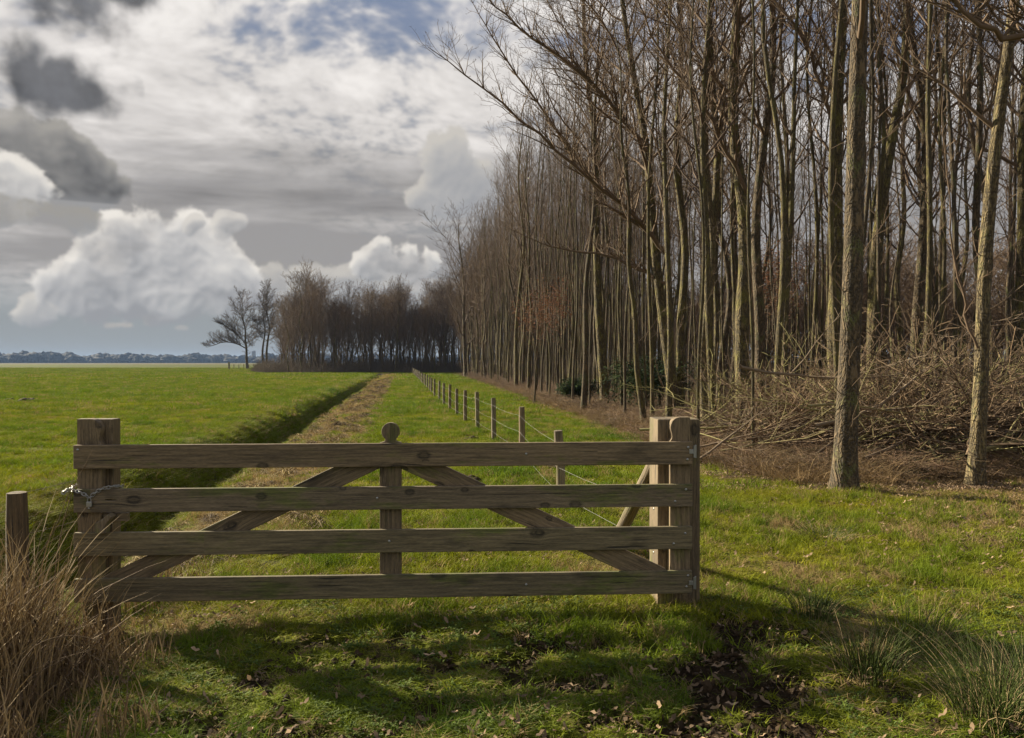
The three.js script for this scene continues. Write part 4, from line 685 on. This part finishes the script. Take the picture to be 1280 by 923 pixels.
{ // copper-leaved saplings and a dark evergreen under the trees
  const leaf = new Builder(); leaf.blade([[0, 0, 0], [0, 0.008, 0.02], [0, 0, 0.05], [0, -0.012, 0.07]], [0.004, 0.032, 0.030, 0], 1, 0.2, 0); const lg = leaf.build();
  function leafCloud(seed, n, rx, ry, rz, y0, size, tint) { const r = rng(seed), b = new Builder(); for (let i = 0; i < n; i++) { const t = r() * 6.283, z = r() * 2 - 1, q = Math.pow(r(), 0.4) * (0.65 + 0.5 * noise3(Math.cos(t) * 2 + seed, z * 2, Math.sin(t) * 2)), s = Math.sqrt(1 - z * z), x = rx * q * s * Math.cos(t), y = y0 + ry * q * z, w = rz * q * s * Math.sin(t), a = r() * 6.283, l = size * (0.6 + 0.8 * r()), e = [Math.cos(a), r() - 0.7, Math.sin(a)]; b.blade([[x, y, w], [x + e[0] * l * 0.5, y + e[1] * l * 0.5 + l * 0.1, w + e[2] * l * 0.5], [x + e[0] * l, y + e[1] * l, w + e[2] * l]], [l * 0.15, l * 0.55, 0], -e[2], r() - 0.5, e[0]); } return b.build(); }
  const copper = leafy(rgb(0.20, 0.095, 0.05), 0.3); copper.name = 'withered beech leaves'; const dark = leafy(rgb(0.035, 0.055, 0.018), 0.12); dark.roughness = 0.45; dark.name = 'evergreen leaves';
  const sap = growTree({ seed: 910, h: 6.2, r: 0.035, bare: 0.28, n1: 18, len1: 0.26, ang: 1.0, tip: 0.003, dens: [0, 3, 4, 4], sprigs: 0 });
  [[668, 33, 0.95, 'copper-leaved beech sapling between the poles beside the fence'], [697, 36, 1.1, 'larger copper-leaved beech sapling deeper among the poles'], [968, 27, 1.15, 'copper-leaved beech sapling seen behind the thin wavy tree']].forEach(([px, d, sc, label], i) => {
    const x = (px - 640) / 1000 * d, t = plant(sap, label, x, d, barkBrown, twigWood, undefined, sc, i * 2.1, 'beech_sapling'); part('withered_leaves', leafCloud(920 + i, 1500, 1.5, 2.0, 1.5, 3.9, 0.075), copper, t, 'stuff');
  });
  [[808, 27, 1.5, 'dark evergreen shrub behind the small crooked tree'], [722, 33, 0.8, 'low dark evergreen shrub among the poles']].forEach(([px, d, sc, label], i) => { const x = (px - 640) / 1000 * d, t = thing('evergreen_shrub', label, 'shrub', [x, groundY(x, d), -d]); part('stems', caneClump(940 + i, 16, 1.3 * sc, 0.6, 0.012), deadWood, t); part('foliage', leafCloud(950 + i, 5200, 1.5 * sc, 0.8 * sc, 1.3 * sc, 0.78 * sc, 0.10), dark, t, 'stuff'); });
}
// ---------------------------------------------------------------- rushes by the gateway
function rush(seed, n, h, rad, w, lean) { const r = rng(seed), b = new Builder(); for (let i = 0; i < n; i++) { const a = r() * 6.283, q = rad * Math.sqrt(r()), x = Math.cos(a) * q, z = Math.sin(a) * q, l = h * (0.45 + 0.65 * r()), da = a + (r() - 0.5) * 1.6, o = l * lean * (0.2 + r()) * (0.4 + q / rad), pts = [], R = []; for (let k = 0; k <= 5; k++) { const t = k / 5; pts.push([x + Math.cos(da) * o * t * t, l * t * (1 - 0.25 * lean * t) - 0.03, z + Math.sin(da) * o * t * t]); R.push(Math.max(w * (1 - t * 0.9), 0.0004)); } b.tube(pts, R, 3); } return b.build(); }
const rushGreen = new THREE.MeshPhysicalMaterial({ name: 'rush stems', color: rgb(0.045, 0.064, 0.011), roughness: 0.6, specularIntensity: 0.4 }), rushDry = new THREE.MeshPhysicalMaterial({ name: 'dead rush stems', color: rgb(0.27, 0.20, 0.095), roughness: 0.8 });
const tussock = (label, x, d, n, h, rad, w, lean, dry, seed) => { const o = thing('rush_tussock', label, 'rush', [x, groundY(x, d), -d]); part('green_stems', rush(seed, n, h, rad, w, lean), rushGreen, o, 'stuff'); part('dead_stems', rush(seed + 1, dry, h * 0.85, rad * 1.15, w, lean * 1.5), rushDry, o, 'stuff'); return o; };
tussock('largest soft rush tussock, tall with many dead stems, beyond the mud', 2.32, 3.80, 320, 0.46, 0.20, 0.0027, 0.60, 150, 1101); tussock('dense rush tussock joined to the largest one on its mud side', 1.98, 4.42, 200, 0.42, 0.18, 0.0030, 0.55, 70, 1103);
tussock('small spiky dark rush tussock at the edge of the mud', 2.02, 5.35, 150, 0.30, 0.12, 0.0028, 0.55, 40, 1105); tussock('thin low rush tussock behind the largest one', 2.46, 4.85, 90, 0.40, 0.22, 0.0026, 0.6, 60, 1107); tussock('ragged dark tuft in the open grass beyond the mud', 3.05, 7.75, 160, 0.22, 0.22, 0.003, 0.8, 110, 1109);
tussock('yellowing rush tussock outside the largest one', 2.66, 4.1, 150, 0.40, 0.18, 0.0028, 0.6, 170, 1111);
// ---------------------------------------------------------------- dry reeds and bents at the ditch by the chained post
{
  const r = rng(83), straw = new THREE.MeshPhysicalMaterial({ name: 'dry reed', color: rgb(0.270, 0.192, 0.094), roughness: 0.8, specularIntensity: 0.3, transmission: 0.15, thickness: 0, side: THREE.DoubleSide });
  const strawDark = new THREE.MeshPhysicalMaterial({ name: 'old dry reed', color: rgb(0.135, 0.085, 0.043), roughness: 0.9, side: THREE.DoubleSide });
  function reeds(seed, n, h, rad, lean) { const q = rng(seed), b = new Builder(); for (let i = 0; i < n; i++) { const a = q() * 6.283, R = rad * Math.sqrt(q()), x = Math.cos(a) * R, z = Math.sin(a) * R, l = h * (0.35 + 0.75 * q()), da = q() * 6.283, o = l * lean * (0.15 + 1.1 * q() * q()), pts = [], w = []; const kink = q() < 0.25 ? 3 : 9; for (let k = 0; k <= 6; k++) { const t = k / 6, drop = k > kink ? (k - kink) * 0.22 * l : 0; pts.push([x + Math.cos(da) * o * t * t, Math.max(0.01, l * t * (1 - 0.3 * lean * t) - drop) - 0.02, z + Math.sin(da) * o * t * t]); w.push(k === 6 ? 0 : 0.0085 * (1 - 0.5 * t) * (0.5 + 0.8 * q())); } const yaw = q() * 6.28; b.blade(pts, w, Math.cos(yaw), 0, Math.sin(yaw)); } return b.build(); }
  [['dry reed clump against the old stake', -3.05, 4.72, 320, 1.35, 0.34], ['upright dry reed clump hiding the foot of the old stake', -2.90, 4.48, 260, 1.40, 0.24], ['dry reed clump between the old stake and the chained post', -2.74, 4.95, 220, 0.70, 0.26], ['dry reed clump on the ditch edge behind the old stake', -3.45, 5.5, 200, 0.85, 0.35], ['flattened dry reed clump at the foot of the chained post', -2.32, 4.62, 190, 0.36, 0.34],
    ['dense dry reed clump before the old stake', -2.74, 4.2, 260, 1.10, 0.30], ['tangled dry reed clump at the lowest corner of the ditch bank', -2.46, 3.62, 190, 0.52, 0.26], ['sprawling dry reed clump over the wet hollow', -2.40, 4.1, 110, 0.34, 0.34], ['dry reed clump behind the chained post', -2.75, 6.2, 170, 0.55, 0.40], ['dry reed clump at the ditch beyond the wires', -3.9, 6.4, 160, 0.7, 0.4], ['thin dry reed clump at the frayed grass edge', -1.85, 3.75, 70, 0.34, 0.22]].forEach(([label, x, d, n, h, rad], i) => {
    const o = thing('dry_reed_clump', label, 'reeds', [x, groundY(x, d), -d]); part('pale_stems', reeds(1200 + i, n, h, rad, 0.7), straw, o, 'stuff'); part('dark_stems', reeds(1300 + i, Math.round(n * 0.8), h * 0.85, rad, 1.0), strawDark, o, 'stuff');
  });
  const stalk = (label, pts, rad) => { const b = new Builder(), P = new THREE.CatmullRomCurve3(pts.map(([x, y, d]) => new THREE.Vector3(x, y, -d))).getPoints(18).map((v) => [v.x, v.y, v.z]); b.tube(P, P.map((_, k) => rad * (1 - k / 26)), 5); for (let k = 6; k < 18; k += 3) { const p = P[k]; b.tube([p, [p[0] + (r() - 0.3) * 0.12, p[1] + 0.04 + 0.06 * r(), p[2] + (r() - 0.5) * 0.1]], [rad * 0.5, 0.0006], 3); } const o = new THREE.Mesh(b.build(), strawDark); o.name = numbered('dead_stalk'); tag(o, label, 'stalk'); scene.add(o); };
  stalk('tall thin dead stalk leaning towards the top gate rail', [[-2.95, groundY(-2.95, 5.1) - 0.02, 5.1], [-2.92, 0.45, 5.12], [-2.84, 0.85, 5.15], [-2.62, 1.16, 5.0]], 0.004); stalk('dead stalk rising past the old stake', [[-3.0, groundY(-3.0, 4.7) - 0.02, 4.7], [-2.90, 0.4, 4.75], [-2.75, 0.70, 4.8], [-2.66, 1.0, 4.85]], 0.0035); stalk('long pale stalk arching over the wet hollow', [[-2.45, groundY(-2.45, 3.7) - 0.02, 3.7], [-2.25, 0.36, 3.75], [-2.0, 0.38, 3.8], [-1.85, 0.12, 3.85]], 0.004);
}
{ // molehills in the turf
  const g = new THREE.SphereGeometry(0.2, 28, 12, 0, 6.283, 0, 1.571), p = g.attributes.position; for (let i = 0; i < p.count; i++) { const x = p.getX(i), y = p.getY(i), z = p.getZ(i), k = 1 + 0.5 * fbm(x * 14, y * 14, z * 14, 4) + 0.4 * fbm(x * 4, 2, z * 4, 2); p.setXYZ(i, x * k, y * 0.55 * k - 0.02, z * k); } g.computeVertexNormals();
  const m = new THREE.MeshPhysicalMaterial({ name: 'loose dark soil', color: rgb(0.040, 0.027, 0.016), roughness: 0.95, specularIntensity: 0.2 });
  [[-0.65, 11.3, 0.9, 'molehill on the track behind the middle of the gate'], [0.75, 12.9, 0.9, 'molehill beside the second fence post'], [-20.5, 34, 1.9, 'wide low molehill out in the meadow'], [-22.0, 35, 1.2, 'smaller molehill next to the wide one in the meadow'], [-0.9, 17.5, 0.9, 'molehill farther up the track'], [2.6, 15.2, 0.8, 'molehill between the fence and the brambles']].forEach(([x, d, sc, label], i) => { const o = new THREE.Mesh(g, m); o.name = numbered('molehill'); o.position.set(x, groundY(x, d), -d); o.rotation.y = i * 1.7; o.scale.set(sc * 1.2, sc, sc); tag(o, label, 'molehill'); scene.add(o); });
}
// ---------------------------------------------------------------- far away: field corner, horizon woods, church tower
{
  const r = rng(97), g = roundPost(95, 1.0, 0.08);
  for (let i = 0; i < 9; i++) { const d = 196 + 1.2 * i, x = (286 + 6.2 * i - 640) / 1000 * d, o = new THREE.Mesh(g, timber); o.name = numbered('corner_post'); o.position.set(x, groundY(x, d), -d); o.scale.set(i ? 1 : 2.6, i ? 1.1 + 0.2 * r() : 1.75, i ? 1 : 2.6); tag(o, i ? nth(i) + ' thin post of the short fence under the corner oaks, counting from its end post' : 'thick dark end post of the short fence under the corner oaks', 'fence post', i ? 'posts under the corner oaks' : undefined); scene.add(o); }
  const crown = new THREE.IcosahedronGeometry(1, 3), p = crown.attributes.position; for (let i = 0; i < p.count; i++) { const x = p.getX(i), y = p.getY(i), z = p.getZ(i), k = 1 + 0.5 * fbm(x * 2.2, y * 2.2, z * 2.2, 4); p.setXYZ(i, x * k, y * k, z * k); } crown.computeVertexNormals();
  const s = new Scatter(), woods = thing('horizon_woods', 'distant bluish woods along the horizon beyond the meadow', 'woods', [0, 0, 0], 0, null, 'stuff');
  for (let i = 0; i < 1500; i++) { const az = (-46 + 46 * r()) / 57.3, D = 1750 + 500 * r(), x = Math.sin(az) * D, z = -Math.cos(az) * D, hh = (8 + 7 * r()) * (0.75 + 0.55 * noise3(az * 14, 3, 1) + 0.25 * noise3(az * 60, 8, 1)), w = 7 + 9 * r(), k = 0.7 + 0.6 * r(); s.put(x, hh * 0.72, z, r() * 6.28, w, hh, [0.026 * k, 0.025 * k, 0.020 * k]); }
  s.mesh('crowns', crown, new THREE.MeshStandardMaterial({ color: 0xffffff, roughness: 1 }), woods);
  const D = 2300, t = thing('church_tower', 'square far-off tower rising above the horizon woods', 'tower', [(317 - 640) / 1000 * D, 0, -D]), stone = new THREE.MeshStandardMaterial({ color: rgb(0.2, 0.17, 0.14), roughness: 0.95 });
  const shaft = new THREE.BoxGeometry(9, 33, 9); shaft.translate(0, 16.5, 0); part('shaft', shaft, stone, t); for (const q of [-3.6, 0, 3.6]) { const m = new THREE.BoxGeometry(1.8, 1.6, 8.6); m.translate(q, 33.8, 0); part('battlement', m, stone, t); }
}
scene.fog = new THREE.FogExp2(0x86a2cc, 0.00010);

scene.traverse((o) => { if (o.isMesh) { o.castShadow = true; o.receiveShadow = true; } });
renderer.render(scene, camera);
